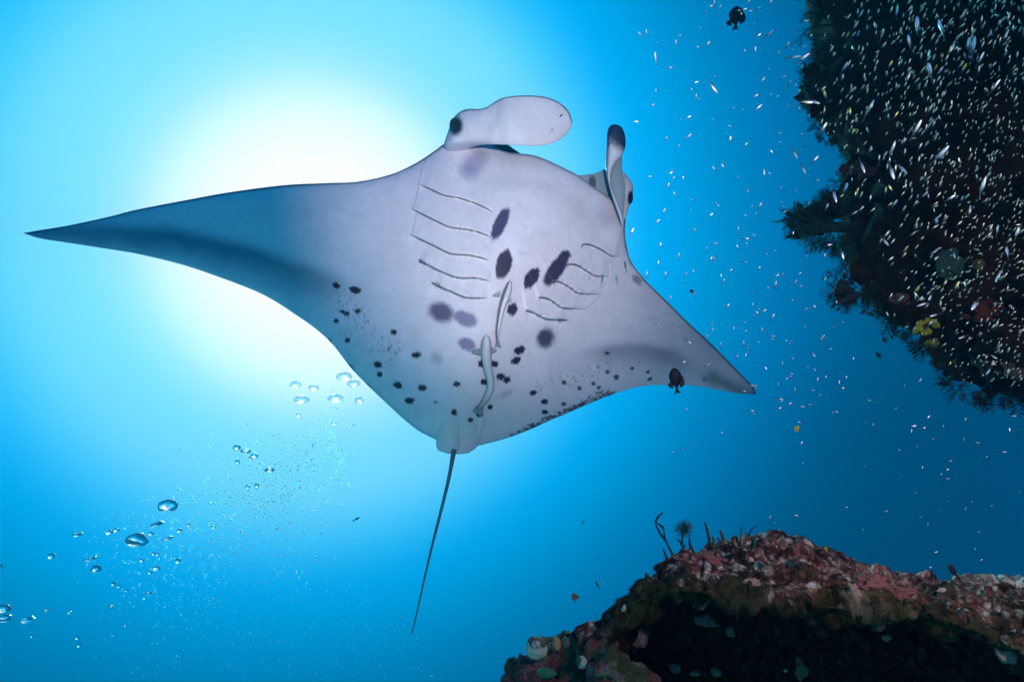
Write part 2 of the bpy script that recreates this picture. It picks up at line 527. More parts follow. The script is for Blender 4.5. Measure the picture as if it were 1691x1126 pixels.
def loft(name, up, lo, ns, nu, mid, hv, hd, colv, cold, parent, mat, relief=None, power=0.5):
    """Closed body between two outlines: belly side towards the viewer, back side away."""
    ts = np.linspace(0, len(up) - 1, ns)
    U, L = catmull(up, ns, ts), catmull(lo, ns, ts)
    u = 0.5 - 0.5 * np.cos(np.linspace(0, np.pi, nu))
    g = U[:, None, :] + (L - U)[:, None, :] * u[None, :, None]
    px, py = g[..., 0], g[..., 1]
    tt = (ts / (len(up) - 1))[:, None] + 0 * u[None, :]
    uu = u[None, :] + 0 * ts[:, None]
    prof = np.clip(4 * uu * (1 - uu), 0, 1) ** power
    m = mid(px, py)
    dv_ = m - hv(px, py, tt, uu) * prof
    if relief is not None:
        dv_ = dv_ + relief(px, py) * sstep(0, .06, uu) * sstep(0, .06, 1 - uu)
    dd_ = m + hd(px, py, tt, uu) * prof
    v = np.vstack([P(px, py, dv_).reshape(-1, 3), P(px, py, dd_).reshape(-1, 3)])
    f = np.vstack([grid_faces(ns, nu), grid_faces(ns, nu, ns * nu)[:, ::-1]])
    cc = np.vstack([colv(px, py).reshape(-1, 3), np.broadcast_to(np.array(cold), (ns * nu, 3))])
    return mesh_obj(name, v, f, mat, parent=parent, cols=cc, weld=1e-6, recalc=True)


def body_h(k):
    def h(px, py, t, u):
        b = (px - 790) * BXv[0] + (py - 500) * BXv[1]
        a = (px - 790) * AXv[0] + (py - 500) * AXv[1]
        s = np.where(b > 0, 170, 185)
        core = np.exp(-np.abs(b / s) ** 2.6)
        ends = np.clip(np.minimum(t, 1 - t) / 0.08, 0, 1) ** 0.7
        return (0.03 + k * core * (0.75 + 0.25 * sstep(-200, 120, a))) * ends
    return h


def skin_relief(px, py):
    """Gill flaps, the fold under the jaw and soft muscle undulation of the wings."""
    h = slit_relief(px, py)
    z = 0 * px
    a = (px - 790) * AXv[0] + (py - 500) * AXv[1]
    b = (px - 790) * BXv[0] + (py - 500) * BXv[1]
    h += 0.006 * fbm(np.stack([px / 95, py / 95, z + 1], -1), 3, seed=15)
    h += 0.0014 * fbm(np.stack([a / 14, b / 110, z], -1), 3, seed=17) * sstep(90, 240, np.abs(b))
    d, s_, t = dist_poly(px, py, [(775, 300), (815, 292), (860, 292), (910, 304), (955, 333), (990, 375), (1006, 405)])
    h += np.exp(-(d / 18) ** 2) * 0.008 * np.interp(t, [0, .1, .9, 1], [0, 1, 1, 0])
    d, s_, t = dist_poly(px, py, [(880, 560), (850, 620), (815, 690), (800, 730)])
    h += np.exp(-(d / 22) ** 2) * 0.006
    return h


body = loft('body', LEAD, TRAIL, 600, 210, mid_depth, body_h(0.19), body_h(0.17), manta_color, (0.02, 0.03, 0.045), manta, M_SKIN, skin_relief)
tag(body, 'pale grey-white belly and wings with dark violet-black spots')

bm = bmesh.new(); bm.from_mesh(body.data)
BVH_BODY = BVHTree.FromBMesh(bm); bm.free()


def belly_depth(px, py):
    d0 = V(px, py, 1.0) - CAM
    loc, nrm, i, dist = BVH_BODY.ray_cast(CAM - Vector(MO), d0.normalized())
    if loc is None:
        return float(mid_depth(np.array(px, float), np.array(py, float)))
    return dist / d0.length


for s in SLITS:
    q = catmull(s, 36)
    dep = np.array([min(belly_depth(x + ox, y + oy) for ox in (-2.5, 0, 2.5) for oy in (-3, 0, 3)) for x, y in q])
    dep = np.convolve(np.pad(dep, 2, mode='edge'), np.ones(5) / 5, 'valid') + 0.0004
    w = 0.0023 * np.interp(np.linspace(0, 1, 36), [0, .12, .8, 1], [.35, 1, .8, .2])
    v, f = tube(P(q[:, 0], q[:, 1], dep), w, 6, flat=0.6)
    mesh_obj('gill_slit', v, f, M_SLIT, parent=manta)
M_FOLD = mat_plain('fold_grey', (0.48, 0.47, 0.54), 0.7, 0.2)
# fold where the wing root meets the gill chamber
for q0, w0 in (([(704, 262), (697, 280), (692, 302), (688, 325), (681, 344)], 0.0022), ([(688, 352), (684, 372), (679, 388)], 0.0016), ([(1008, 428), (1005, 450), (998, 470), (992, 486), (978, 500), (966, 511)], 0.0018)):
    q = catmull(q0, 24)
    dep = np.array([belly_depth(x, y) for x, y in q]) - 0.001
    v, f = tube(P(q[:, 0], q[:, 1], dep), w0, 6, flat=0.6)
    mesh_obj('gill_fold', v, f, M_FOLD, parent=manta)


# cephalic fins
def fin_color(px, py):
    c = np.empty(px.shape + (3,)); c[:] = (0.70, 0.67, 0.76)
    n = fbm(np.stack([px / 25, py / 25, 0 * px + 5], -1), 3, seed=5)
    c *= (1 + 0.05 * n)[..., None]
    d, s, t = dist_poly(px, py, [(826, 172), (822, 190), (816, 205), (808, 222)])
    w = np.exp(-(d / 9) ** 2) * 0.28  # shading line of the fin's fold, painted into the colour
    c = c * (1 - w[..., None]) + np.array((0.22, 0.33, 0.42)) * w[..., None]
    r = np.hypot((px - 752) / 13, (py - 208) / 17) + 0.08 * n
    w = 1 - sstep(.55, 1.25, r)
    c = c * (1 - w[..., None]) + np.array((0.012, 0.022, 0.04)) * w[..., None]
    d, s, t = dist_poly(px, py, CEPH_UP)
    w = (1 - sstep(0.8, 3.2, d)) * 0.75
    c = c * (1 - w[..., None]) + np.array((0.05, 0.12, 0.15)) * w[..., None]
    return c


CEPH_UP = [(733, 238), (739, 220), (747, 198), (760, 184.5), (775, 180), (790, 180.5), (804, 177), (817, 168.5), (832, 161.5), (855, 158.3), (880, 158), (905, 161.5), (925, 170.5), (939, 184), (945.5, 202)]
CEPH_LO = [(733, 240), (742, 262), (760, 256), (776, 245), (790, 240.5), (803, 239), (815, 239), (826, 239), (842, 239.5), (862, 240.8), (884, 241.3), (904, 239), (922, 232.5), (937, 220), (945.5, 204)]


def fin_mid(px, py):
    return 2.86 - 0.00085 * (px - 740) + 0.0000045 * (px - 740) ** 2 + 0.025 * sstep(845, 800, px) + 0.10 * sstep(232, 262, py) * sstep(815, 770, px)


fin = loft('cephalic_fin', CEPH_UP, CEPH_LO, 150, 60, fin_mid, lambda px, py, t, u: 0.055 * np.clip(t / .12, 0, 1) ** .5 * np.clip((1 - t) / .15, 0, 1) ** .5 * np.interp(t, [0, .25, .5, 1], [1.3, 1.3, .45, .3]),
           lambda px, py, t, u: 0.03 + 0 * px, fin_color, (0.05, 0.06, 0.08), manta, M_SKIN)
tag(fin, 'broad pale head fin unfurled like a paddle')

# dark mouth corner seen below the unfurled fin, and the upper jaw behind the lower one
mouth = loft('upper_jaw', [(800, 238), (812, 236), (825, 236), (838, 239), (848, 246), (860, 254)], [(800, 246), (812, 252), (825, 258), (838, 261), (848, 262), (860, 260)], 40, 20,
             lambda px, py: 3.04 + 0 * px, lambda px, py, t, u: 0.03 * np.sqrt(np.clip(4 * t * (1 - t), 0, 1)), lambda px, py, t, u: 0.03 + 0 * px,
             lambda px, py: np.broadcast_to(np.array((0.06, 0.15, 0.20)), px.shape + (3,)), (0.03, 0.05, 0.07), manta, M_SKIN)


def lobe_color(px, py):
    c = np.empty(px.shape + (3,)); c[:] = (0.25, 0.36, 0.44)
    w = sstep(1014, 1030, px)
    c = c * (1 - w[..., None]) + np.array((0.62, 0.62, 0.68)) * w[..., None]
    st = 0.25 * (vnoise(np.stack([px / 2.5, py / 60, 0 * px], -1), 4) > 0.25)
    c *= (1 - st * w)[..., None]
    r = np.hypot((px - 978) / 7, (py - 302) / 13)
    w = (1 - sstep(.6, 1.2, r)) * 0.8
    c = c * (1 - w[..., None]) + np.array((0.02, 0.05, 0.07)) * w[..., None]
    r = np.hypot((px - 1042) / 6, (py - 328) / 13)
    w = 1 - sstep(.7, 1.2, r)
    c = c * (1 - w[..., None]) + np.array((0.02, 0.03, 0.08)) * w[..., None]
    return c


lobe = loft('head_lobe', [(952, 290), (968, 288.5), (982, 286.5), (1000, 279), (1014, 277), (1027, 282.5), (1037, 292), (1043.5, 302), (1045.5, 314), (1043, 329), (1038, 344), (1034, 356)],
            [(952, 296), (962, 304), (972, 314), (985, 330), (995, 345), (1003, 352), (1010, 358), (1016, 362), (1021, 366), (1026, 368), (1030, 368), (1033, 362)], 80, 40,
            lambda px, py: 3.13 + 0.0012 * (px - 960), lambda px, py, t, u: (0.012 + 0.05 * sstep(1010, 1035, px)) * np.sqrt(np.clip(4 * t * (1 - t), 0, 1)), lambda px, py, t, u: 0.06 * np.sqrt(np.clip(4 * t * (1 - t), 0, 1)), lobe_color, (0.03, 0.04, 0.06), manta, M_SKIN)


def rfin_color(px, py):
    c = np.empty(px.shape + (3,)); c[:] = (0.62, 0.62, 0.70)
    n = fbm(np.stack([px / 9, py / 9, 0 * px], -1), 3, seed=2)
    w = 1 - sstep(225, 247, py - (px - 1012) * 0.9 + 5 * n - np.where(px < 1006, 14, 0))
    c = c * (1 - w[..., None]) + np.array((0.015, 0.03, 0.075)) * w[..., None]
    w = (1 - sstep(1002, 1009, px + 0.04 * (py - 250))) * (1 - sstep(280, 300, py)) * 0.75
    c = c * (1 - w[..., None]) + np.array((0.03, 0.06, 0.13)) * w[..., None]
    return c


rback = loft('cephalic_fin', [(1027, 254), (1027.5, 268), (1027, 281), (1031, 300), (1032, 320), (1031, 340), (1029, 362)],
             [(1024, 256), (1013, 273), (1007, 290), (1007, 305), (1011, 322), (1017, 342), (1026, 364)], 50, 20,
             lambda px, py: 3.10 + 0 * px, lambda px, py, t, u: 0.008 + 0 * px, lambda px, py, t, u: 0.012 + 0 * px,
             lambda px, py: np.broadcast_to(np.array((0.20, 0.28, 0.35)), px.shape + (3,)), (0.03, 0.04, 0.06), manta, M_SKIN)
tag(rback, 'rolled head fin standing upright, dark tipped')
loft('fin_roll', [(1016, 205.5), (1025, 209), (1030.5, 218), (1033, 230), (1032.5, 243), (1027, 257), (1018, 268), (1012, 279), (1009, 291), (1009, 305), (1013, 318), (1019, 332), (1024, 345), (1028, 358), (1029, 374)],
     [(1012, 205.5), (1006, 210), (1003, 218), (1002, 229), (1001.5, 242), (1000.5, 256), (1000, 268), (1000, 279), (1002, 291), (1005, 304), (1009, 319), (1014, 334), (1019, 348), (1024, 362), (1028, 374)], 110, 26,
     lambda px, py: 3.05 + 0.0003 * (py - 205), lambda px, py, t, u: 0.035 * np.sqrt(np.clip(4 * t * (1 - t), 0, 1)), lambda px, py, t, u: 0.02 * np.sqrt(np.clip(4 * t * (1 - t), 0, 1)),
     rfin_color, (0.02, 0.03, 0.05), rback, M_SKIN)


def ellipsoid(name, c, r, mat, parent=None, sub=3, axes=None, noise=0.0, seed=0, cols=None):
    v, f = ICO[sub]
    v = v.copy()
    if noise:
        v = v * (1 + noise * fbm(v * 2.2 + seed * 7.1, 3, seed=seed) + .35 * noise * fbm(v * 7 + seed * 3.1, 2, seed=seed + 9))[:, None]
    A = np.array(axes) if axes is not None else np.stack([AX, AY, AZ])
    w = np.asarray(c) + (v * np.asarray(r)) @ A
    return mesh_obj(name, w, f, mat, parent=parent, cols=cols)


ellipsoid('eye', P(750, 208, 2.835), (0.020, 0.032, 0.03), M_EYE, manta)
ellipsoid('eye', P(1041, 327, 3.19), (0.012, 0.028, 0.03), M_EYE, manta)


# pelvic fins and tail
def pel_color(px, py):
    c = np.empty(px.shape + (3,)); c[:] = (0.72, 0.69, 0.74)
    n = fbm(np.stack([px / 14, py / 14, 0 * px], -1), 3, seed=12)
    c *= (1 + 0.06 * n)[..., None]
    for (x, y, r) in ((792, 684, 5.5), (777, 693, 4.5), (750, 681, 5.5)):
        w = 1 - sstep(.75, 1.2, np.hypot((px - x) / r, (py - y) / (r * .85)))
        c = c * (1 - w[..., None]) + np.array((0.03, 0.035, 0.05)) * w[..., None]
    return c


for up_, lo_ in (([(737, 672), (731, 688), (726, 706), (721, 724), (720.5, 736), (725, 744), (741, 749)], [(745, 672), (754, 688), (757, 706), (757.6, 724), (757.6, 738), (757.6, 746), (757.6, 750)]),
                 ([(776, 658), (766, 676), (760, 692), (757.8, 712), (757.8, 732), (757.8, 744), (757.8, 750)], [(784, 658), (795, 676), (798, 692), (794, 712), (789.5, 730), (786.5, 739), (774, 748)])):
    md = np.mean([belly_depth(x, y) for x, y in ((745, 690), (770, 690), (757, 715))])
    def pel_mid(px, py):
        q_ = np.array([belly_depth(x, y) for x, y in zip(np.clip(px, 728, 790).ravel(), np.minimum(py, 726).ravel())]).reshape(px.shape)
        return q_ - 0.001
    loft('pelvic_fin', up_, lo_, 50, 26, pel_mid, lambda px, py, t, u: 0.010 * np.clip(t / .6, 0, 1) * np.clip((1 - t) / .12, 0, 1) ** .5,
         lambda px, py, t, u: 0.012 + 0.03 * np.clip((1 - t) / .3, 0, 1), pel_color, (0.05, 0.06, 0.08), manta, M_SKIN)
q = catmull([(750, 742), (741, 790), (729, 840), (715, 895), (703, 945), (692, 995), (680, 1046)], 60)
dep = np.linspace(2.60, 2.35, 60)
v, f = tube(P(q[:, 0], q[:, 1], dep), np.interp(np.linspace(0, 1, 60), [0, .1, .5, 1], [0.0105, 0.0075, 0.0050, 0.0022]), 10)
mesh_obj('tail', v, f, M_TAIL, parent=manta)


# ------------------------------------------------------------------ remoras under the belly
def remora(pts, widths, label, stripe, fins):
    q = catmull(pts, 70)
    w = catmull([(a_, 0) for a_ in widths], 70)[:, 0] * 2.62 / FPX
    w = w * np.sqrt(np.clip(np.linspace(0.004, 1, 70) / .09, 0, 1))
    dep = np.array([belly_depth(x, y) for x, y in q])
    dep = np.convolve(np.pad(dep, 6, mode='edge'), np.ones(13) / 13, 'valid') - 0.019
    path = P(q[:, 0], q[:, 1], dep)
    t = thing('remora', path[0], label, 'remora', 'remoras clinging under the manta')
    sides = 20
    v, f = tube(path, w, sides, flat=0.62)
    th = np.tile(np.linspace(0, 2 * np.pi, sides, endpoint=False), 70)
    s = np.repeat(np.linspace(0, 1, 70), sides)
    x = np.cos(th)             # -1..1 across the width
    c = np.empty((len(th), 3)); c[:] = (0.66, 0.65, 0.70)
    edge = sstep(.45, .95, np.abs(x))[:, None]
    c = c * (1 - edge) + np.array((0.30, 0.33, 0.38)) * edge
    if stripe:
        ww = (np.exp(-((x - stripe * 0.52) / 0.26) ** 2) * np.interp(s, [0, .04, 1], [.3, 1, 1]))[:, None]
        c = c * (1 - ww) + np.array((0.02, 0.025, 0.05)) * ww
    if not stripe:
        ww = (np.exp(-((np.abs(x) - .42) / .12) ** 2) * .5 * sstep(.06, .15, s))[:, None]
        c = c * (1 - ww) + np.array((0.22, 0.24, 0.28)) * ww
    c *= (1 - 0.45 * sstep(.75, 1, s))[:, None]
    mesh_obj('body', v, f, M_REMORA, parent=t, cols=c)
    for sx in (-1, 1):
        qx, qy = q[5]
        ellipsoid('eye', P(qx + sx * w[5] * FPX / 2.62 * .72, qy, dep[5] - .004), (.0022, .0030, .003), M_EYE, t, 2)
    for name, poly in fins:
        pts_ = np.array(poly, float)
        dp = np.mean([belly_depth(x_, y_) for x_, y_ in poly]) - 0.016
        a = P(pts_[:, 0], pts_[:, 1], dp); b = P(pts_[:, 0], pts_[:, 1], dp + 0.004)
        n = len(pts_)
        fc = [list(range(n)), list(range(2 * n - 1, n - 1, -1))] + [[i, (i + 1) % n, n + (i + 1) % n, n + i] for i in range(n)]
        mesh_obj(name, np.vstack([a, b]), fc, M_REMORA, parent=t, cols=np.full((2 * n, 3), 0.26) * np.array((0.85, 0.95, 1.1)), smooth=False)


remora([(843, 462), (840, 474), (835, 490), (829, 508), (825, 528), (822, 548), (822, 568)], [2.2, 6, 7.4, 5.8, 4.6, 3.2, 1.2],
       'slim remora with a black side stripe clinging beneath the manta, nearer its head', -1,
       [('pectoral_fin', [(827, 480), (814, 486), (815, 489), (826, 489)]), ('tail_fin', [(821, 562), (824, 562), (828, 574), (822, 570), (817, 575)]),
        ('pelvic_fin', [(840, 490), (846, 496), (838, 500)])])
remora([(803, 552), (803, 566), (803, 584), (805, 604), (809, 622), (810, 640), (803, 658), (791, 674)], [5, 8, 8.8, 7.6, 6.6, 6.2, 5.6, 3.2],
       'plump grey remora curving along the belly towards the tail of the manta', 0,
       [('pectoral_fin', [(795, 574), (779, 578), (780, 583), (795, 586)]), ('pectoral_fin', [(811, 572), (822, 579), (812, 584)]),
        ('tail_fin', [(795, 668), (799, 676), (793, 688), (788, 681), (778, 680), (786, 670)])])

#@@REEF

# ------------------------------------------------------------------ the foreground reef rock
RK_TOP = [(955, 1160), (962, 1100), (975, 1040), (1008, 1003), (1055, 968), (1098, 958), (1112, 935), (1135, 920), (1168, 916), (1190, 903), (1232, 888),
          (1262, 880), (1300, 881), (1328, 886), (1352, 906), (1400, 922), (1440, 935), (1480, 945), (1520, 951), (1550, 962), (1575, 958),
          (1600, 946), (1650, 955), (1700, 965), (1800, 985), (1950, 1000), (2150, 1010)]
RK_LEDGE = [(950, 1185), (966, 1130), (985, 1075), (1018, 1030), (1060, 990), (1100, 980), (1200, 986), (1300, 994), (1400, 996), (1480, 1002), (1540, 1010), (1600, 1036), (1700, 1080), (1850, 1150), (2150, 1180)]
NX, NB, NT, NF = 500, 24, 130, 270
xs = np.linspace(960, 1900, NX)
tx, ty = zip(*RK_TOP); lx, ly = zip(*RK_LEDGE)
wob = fbm(np.stack([xs / 60, 0 * xs, 0 * xs], -1), 4, seed=40)
yt = np.interp(xs, tx, ty)
yl = np.maximum(np.interp(xs, lx, ly) + 10 * wob, yt + 6)
dt = np.interp(xs, [960, 1010, 1100, 1250, 1500, 1700, 2100], [1.50, 1.55, 1.70, 1.95, 2.05, 1.95, 1.9])
dl = np.interp(xs, [960, 1010, 1100, 1250, 1500, 1700, 2100], [1.47, 1.45, 1.42, 1.38, 1.34, 1.30, 1.25])
rows_px, rows_py, rows_d = [], [], []
for v_ in np.linspace(1, 0, NB, endpoint=False):           # the hidden far side
    rows_px.append(xs + 25 * v_); rows_py.append(yt + 260 * v_ ** 1.6); rows_d.append(dt + 0.75 * v_ ** 0.8)
for v_ in np.linspace(0, 1, NT, endpoint=False):           # the top, rising away
    rows_px.append(xs); rows_py.append(yt + (yl - yt) * v_); rows_d.append(dt + (dl - dt) * (v_ ** 0.8))
for v_ in np.linspace(0, 1, NF):                            # the undercut face
    rows_px.append(xs - 8 * v_); rows_py.append(yl + 430 * v_); rows_d.append(dl + 1.5 * v_)
RPX, RPY, RD = np.array(rows_px), np.array(rows_py), np.array(rows_d)
Q = P(RPX, RPY, RD)
du = np.gradient(Q, axis=1); dv_ = np.gradient(Q, axis=0)
nrm = np.cross(du, dv_); nrm /= np.linalg.norm(nrm, axis=-1)[..., None] + 1e-9
if (nrm[NB + NT // 2, NX // 2] @ AY) < 0:
    nrm = -nrm
for k_ in range(8):                                         # soften the normals over the edge
    nrm[1:-1] = (nrm[:-2] + nrm[1:-1] + nrm[2:]) / 3
n_big = fbm(Q * 7, 3, seed=50)
n_mid = fbm(Q * 20, 2, seed=54)
n_fin = fbm(Q * 62, 2, seed=58)
rid = 1 - np.abs(vnoise(Q * 14, 61)); rid = rid ** 3
pit = sstep(0.25, 0.8, vnoise(Q * 30, 63))
hol = sstep(0.30, 0.75, vnoise(Q * 9.5, 66))
n_xf = fbm(Q * 190, 2, seed=68)
isf = np.zeros(len(RPX)); isf[NB:] = 1
amp = np.interp(np.arange(len(RPX)), [0, NB, NB + 6, NB + NT, len(RPX)], [.3, .45, 1, 1, 1.2])[:, None]
disp = amp * (0.024 * n_big + 0.016 * n_mid + 0.0080 * n_fin + 0.0010 * n_xf + 0.014 * rid - 0.020 * pit - 0.045 * hol)
Q = Q + nrm * disp[..., None]


def mixc(c, col, w):
    return c * (1 - w[..., None]) + np.array(col) * w[..., None]


def blob(px, py, x, y, rx, ry, soft=0.5, nz=0):
    return 1 - sstep(1 - soft, 1 + soft, np.hypot((px - x) / rx, (py - y) / ry) + nz)


def rock_colors(px, py, Qw):
    a, b, c_, d_ = (fbm(Qw * s, oc, seed=sd) for s, sd, oc in ((9, 70, 4), (16, 74, 4), (33, 78, 3), (60, 82, 2)))
    c = np.empty(px.shape + (3,)); c[:] = (0.085, 0.055, 0.042)
    c = mixc(c, (0.085, 0.070, 0.030), sstep(0.1, 0.6, a) * 0.6)
    c = mixc(c, (0.20, 0.060, 0.052), sstep(0.0, 0.4, b) * 0.85)
    c = mixc(c, (0.030, 0.020, 0.020), sstep(0.1, 0.5, -b) * 0.8)
    for (x, y, rx, ry, w) in ((1425, 985, 75, 38, .7), (1400, 935, 60, 20, .4), (1500, 960, 60, 18, .55), (1330, 930, 40, 20, .5), (1260, 900, 40, 15, .4), (1610, 1000, 40, 30, .5), (1655, 1085, 30, 22, .5)):
        c = mixc(c, (0.34, 0.115, 0.095), blob(px, py, x, y, rx, ry, .5, .45 * c_) * w)
    c = mixc(c, (0.022, 0.014, 0.013), sstep(0.15, 0.45, -c_) * 0.85)
    c = mixc(c, (0.45, 0.31, 0.26), sstep(0.52, 0.8, c_ + 0.3 * d_) * 0.7)
    c = mixc(c, (0.62, 0.50, 0.43), sstep(0.62, 0.8, d_) * 0.8)
    dd, ss, tt = dist_poly(px, py, [(1590, 952), (1620, 955), (1660, 966), (1720, 980)])
    c = mixc(c, (0.85, 0.66, 0.54), np.exp(-(dd / 13) ** 2) * sstep(-.9, 0, c_) * 0.95)
    c = mixc(c, (0.55, 0.36, 0.30), np.exp(-(dist_poly(px, py, [(1403, 975), (1412, 992), (1440, 1003), (1470, 1012)])[0] / 7) ** 2) * .8)
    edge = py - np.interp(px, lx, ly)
    c = mixc(c, (0.030, 0.028, 0.009), np.exp(-((edge - 4 + 12 * a) / 17) ** 2) * 0.9)  # olive algae rim, painted darker so the lit top ends sooner
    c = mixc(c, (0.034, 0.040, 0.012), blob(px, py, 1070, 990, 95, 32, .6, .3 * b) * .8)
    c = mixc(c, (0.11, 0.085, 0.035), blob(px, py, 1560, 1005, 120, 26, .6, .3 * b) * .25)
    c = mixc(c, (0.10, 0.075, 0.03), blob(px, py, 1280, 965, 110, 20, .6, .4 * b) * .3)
    c = mixc(c, (0.028, 0.009, 0.006), sstep(2, 26, edge) * 0.93)  # undercut face painted near black: its shade is put into the colour
    e_ = fbm(Qw * 80, 2, seed=86)
    c = c * (0.42 + 1.0 * sstep(-.6, .55, e_))[..., None]
    c = mixc(c, (0.60, 0.48, 0.40), sstep(.62, .8, e_ + .25 * c_) * .45 * (1 - sstep(-35, -5, edge)))
    return np.clip(c * 0.9, 0.003, 0.9)


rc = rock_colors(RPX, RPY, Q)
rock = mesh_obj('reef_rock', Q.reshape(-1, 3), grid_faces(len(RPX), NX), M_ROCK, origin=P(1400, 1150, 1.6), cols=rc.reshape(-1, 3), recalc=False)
tag(rock, 'encrusted brown and pink reef rock with a shaded undercut', kind='structure')
_bm = bmesh.new(); _bm.from_mesh(rock.data); BVH_ROCK = BVHTree.FromBMesh(_bm); _bm.free()
RO = Vector(P(1400, 1150, 1.6))


def rock_hit(px, py):
    d0 = V(px, py, 1.0) - CAM
    loc, n, i, dist = BVH_ROCK.ray_cast(CAM - RO, d0.normalized())
    if loc is None:
        return None
    if n.dot(d0) > 0: n = -n
    return np.array(loc + RO), np.array(n), dist / d0.length


def lumps(items, sub, seed, amp=(0.16, 0.08), scale=(1.3, 4.0), squash=1.0):
    """Many overlapping rough boulders: items are (px, py, depth, radius in metres)."""
    vs, fs, off = [], [], 0
    V0, F0 = ICO[sub]
    F0 = np.array(F0)
    for k, (x, y, d, r) in enumerate(items):
        c = P(x, y, d)
        s = np.array([1, 1, 1]) * rng.uniform(0.8, 1.2, 3)
        v = V0 * s
        w = v * r
        wd = c + w
        dn = amp[0] * fbm(v * scale[0] + k * 3.3, 2, seed=seed) * r + amp[1] * r * fbm(v * scale[1] + k * 1.7, 3, seed=seed + 3) + 0.010 * fbm(wd * 45, 2, seed=seed + 5)
        wd = wd + (v / np.linalg.norm(v, axis=1)[:, None]) * dn[:, None]
        vs.append(wd); fs.append(F0 + off); off += len(V0)
    return np.vstack(vs), np.vstack(fs)


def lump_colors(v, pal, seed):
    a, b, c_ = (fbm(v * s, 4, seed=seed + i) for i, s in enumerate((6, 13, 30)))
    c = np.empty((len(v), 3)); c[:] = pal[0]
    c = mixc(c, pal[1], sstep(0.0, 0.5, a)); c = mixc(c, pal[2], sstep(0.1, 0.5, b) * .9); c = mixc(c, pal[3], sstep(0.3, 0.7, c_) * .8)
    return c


# dark boulders under the rock, added out of view to block light from the sand
slope = []
while len(slope) < 70:
    x, y = rng.uniform(0.1, 5.0), rng.uniform(-0.6, 4.6)
    top = 0.75 + 0.10 * (y - 1.4) if x < 2.4 else 0.6
    z = rng.uniform(-2.0, top - .25)
    if y < 0.9 and z > 0.35: continue
    if x < .55 and y < 1.5: continue
    q_ = np.array([x, y, z]) - C0
    dd_ = q_ @ AZ; 
    r_ = rng.uniform(.28, .5)
    if dd_ > .3:
        yy_ = CY - (q_ @ AY + r_ * 1.25) / dd_ * FPX
        if yy_ < 1180: continue
    slope.append((x, y, z, r_))
vs_, fs_, off_ = [], [], 0
for k, (x, y, z, r_) in enumerate(slope):
    v0_ = ICO[3][0]
    vs_.append(np.array([x, y, z]) + v0_ * (r_ * (1 + .22 * fbm(v0_ * 2 + k * 2.1, 4, seed=140)))[:, None]); fs_.append(np.array(ICO[3][1]) + off_); off_ += len(v0_)
v = np.vstack(vs_)
sl = mesh_obj('blocker_slope', v, np.vstack(fs_), M_ROCK, origin=(2, 2, -2), cols=lump_colors(v, [(0.03, 0.022, 0.018), (0.03, 0.035, 0.015), (0.07, 0.025, 0.02), (0.08, 0.06, 0.045)], 141))
tag(sl, 'dark boulder slope added unseen below the foreground rock to block light', kind='structure')

# the small outcrop beside the big rock
out_items = [(900, 1128, 1.50, .060), (870, 1120, 1.48, .040), (925, 1105, 1.52, .055), (1000, 1108, 1.40, .040), (1024, 1122, 1.41, .045), (985, 1090, 1.43, .03), (1045, 1135, 1.40, .05), (945, 1085, 1.55, .040), (895, 1098, 1.50, .040), (858, 1110, 1.49, .028), (915, 1078, 1.54, .035),
             (940, 1130, 1.48, .060), (965, 1120, 1.50, .050), (900, 1180, 1.50, .11), (960, 1180, 1.52, .12), (850, 1165, 1.50, .05), (930, 1260, 1.5, .16), (1010, 1280, 1.55, .2), (930, 1062, 1.56, .026)]
v, f = lumps(out_items, 4, 90, amp=(.2, .14))
outc = mesh_obj('reef_outcrop', v, f, M_ROCK, origin=P(905, 1150, 1.5), cols=lump_colors(v, [(0.07, 0.05, 0.04), (0.06, 0.07, 0.03), (0.17, 0.05, 0.05), (0.25, 0.18, 0.14)], 91))
tag(outc, 'low knob of brown encrusted reef at the foot of the big rock', kind='structure')

# the overhanging reef in the upper corner
REEF = [(1345, -60), (1352, 60), (1342, 100), (1324, 118), (1327, 150), (1343, 200), (1360, 233), (1385, 247), (1398, 272), (1385, 300), (1366, 325), (1325, 345), (1300, 372), (1325, 392), (1368, 402), (1392, 420), (1398, 440), (1378, 452), (1374, 480), (1382, 500),
        (1402, 502), (1418, 484), (1442, 500), (1480, 540), (1512, 568), (1552, 580), (1562, 612), (1574, 640), (1602, 652), (1645, 656), (1700, 664), (2050, 690), (2050, -350), (1345, -350)]
RA = np.array(REEF)


def reef_inset(px, py):
    d, s, t = dist_poly(px, py, RA[:32])
    return np.where(inside(px, py, REEF), d, -d)


items = []
while len(items) < 330:
    x, y = rng.uniform(1300, 2000), rng.uniform(-300, 680)
    ins = float(reef_inset(np.array([x]), np.array([y]))[0])
    if ins < 6:
        continue
    if x > 1720 and rng.random() < 0.7: continue
    if y < -60 and rng.random() < 0.6: continue
    rpx = min(ins * 0.95, rng.uniform(14, 85))
    rpx = max(rpx, 9)
    d = 2.95 - 0.0007 * max(0, ins - 60) + rng.uniform(-.16, .16) + 0.10 * (rpx > 50)
    items.append((x, y, d, rpx * d / FPX))
back = []  # backing boulders added behind the wall to block sun through its gaps
while len(back) < 90:
    x, y = rng.uniform(1310, 2000), rng.uniform(-300, 670)
    ins = float(reef_inset(np.array([x]), np.array([y]))[0])
    if ins < 18: continue
    rpx = min(ins * .72, 110)
    back.append((x, y, 3.16 + .55 * rpx / 120 + rng.uniform(0, .1), rpx * 3.2 / FPX))
v, f = lumps(items + back, 3, 110, amp=(.22, .20), scale=(1.6, 4.5))
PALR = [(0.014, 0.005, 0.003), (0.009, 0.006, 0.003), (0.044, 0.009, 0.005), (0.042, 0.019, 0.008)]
reef = mesh_obj('reef_overhang', v, f, M_ROCK, origin=P(1700, 200, 3.0), cols=lump_colors(v, PALR, 115))
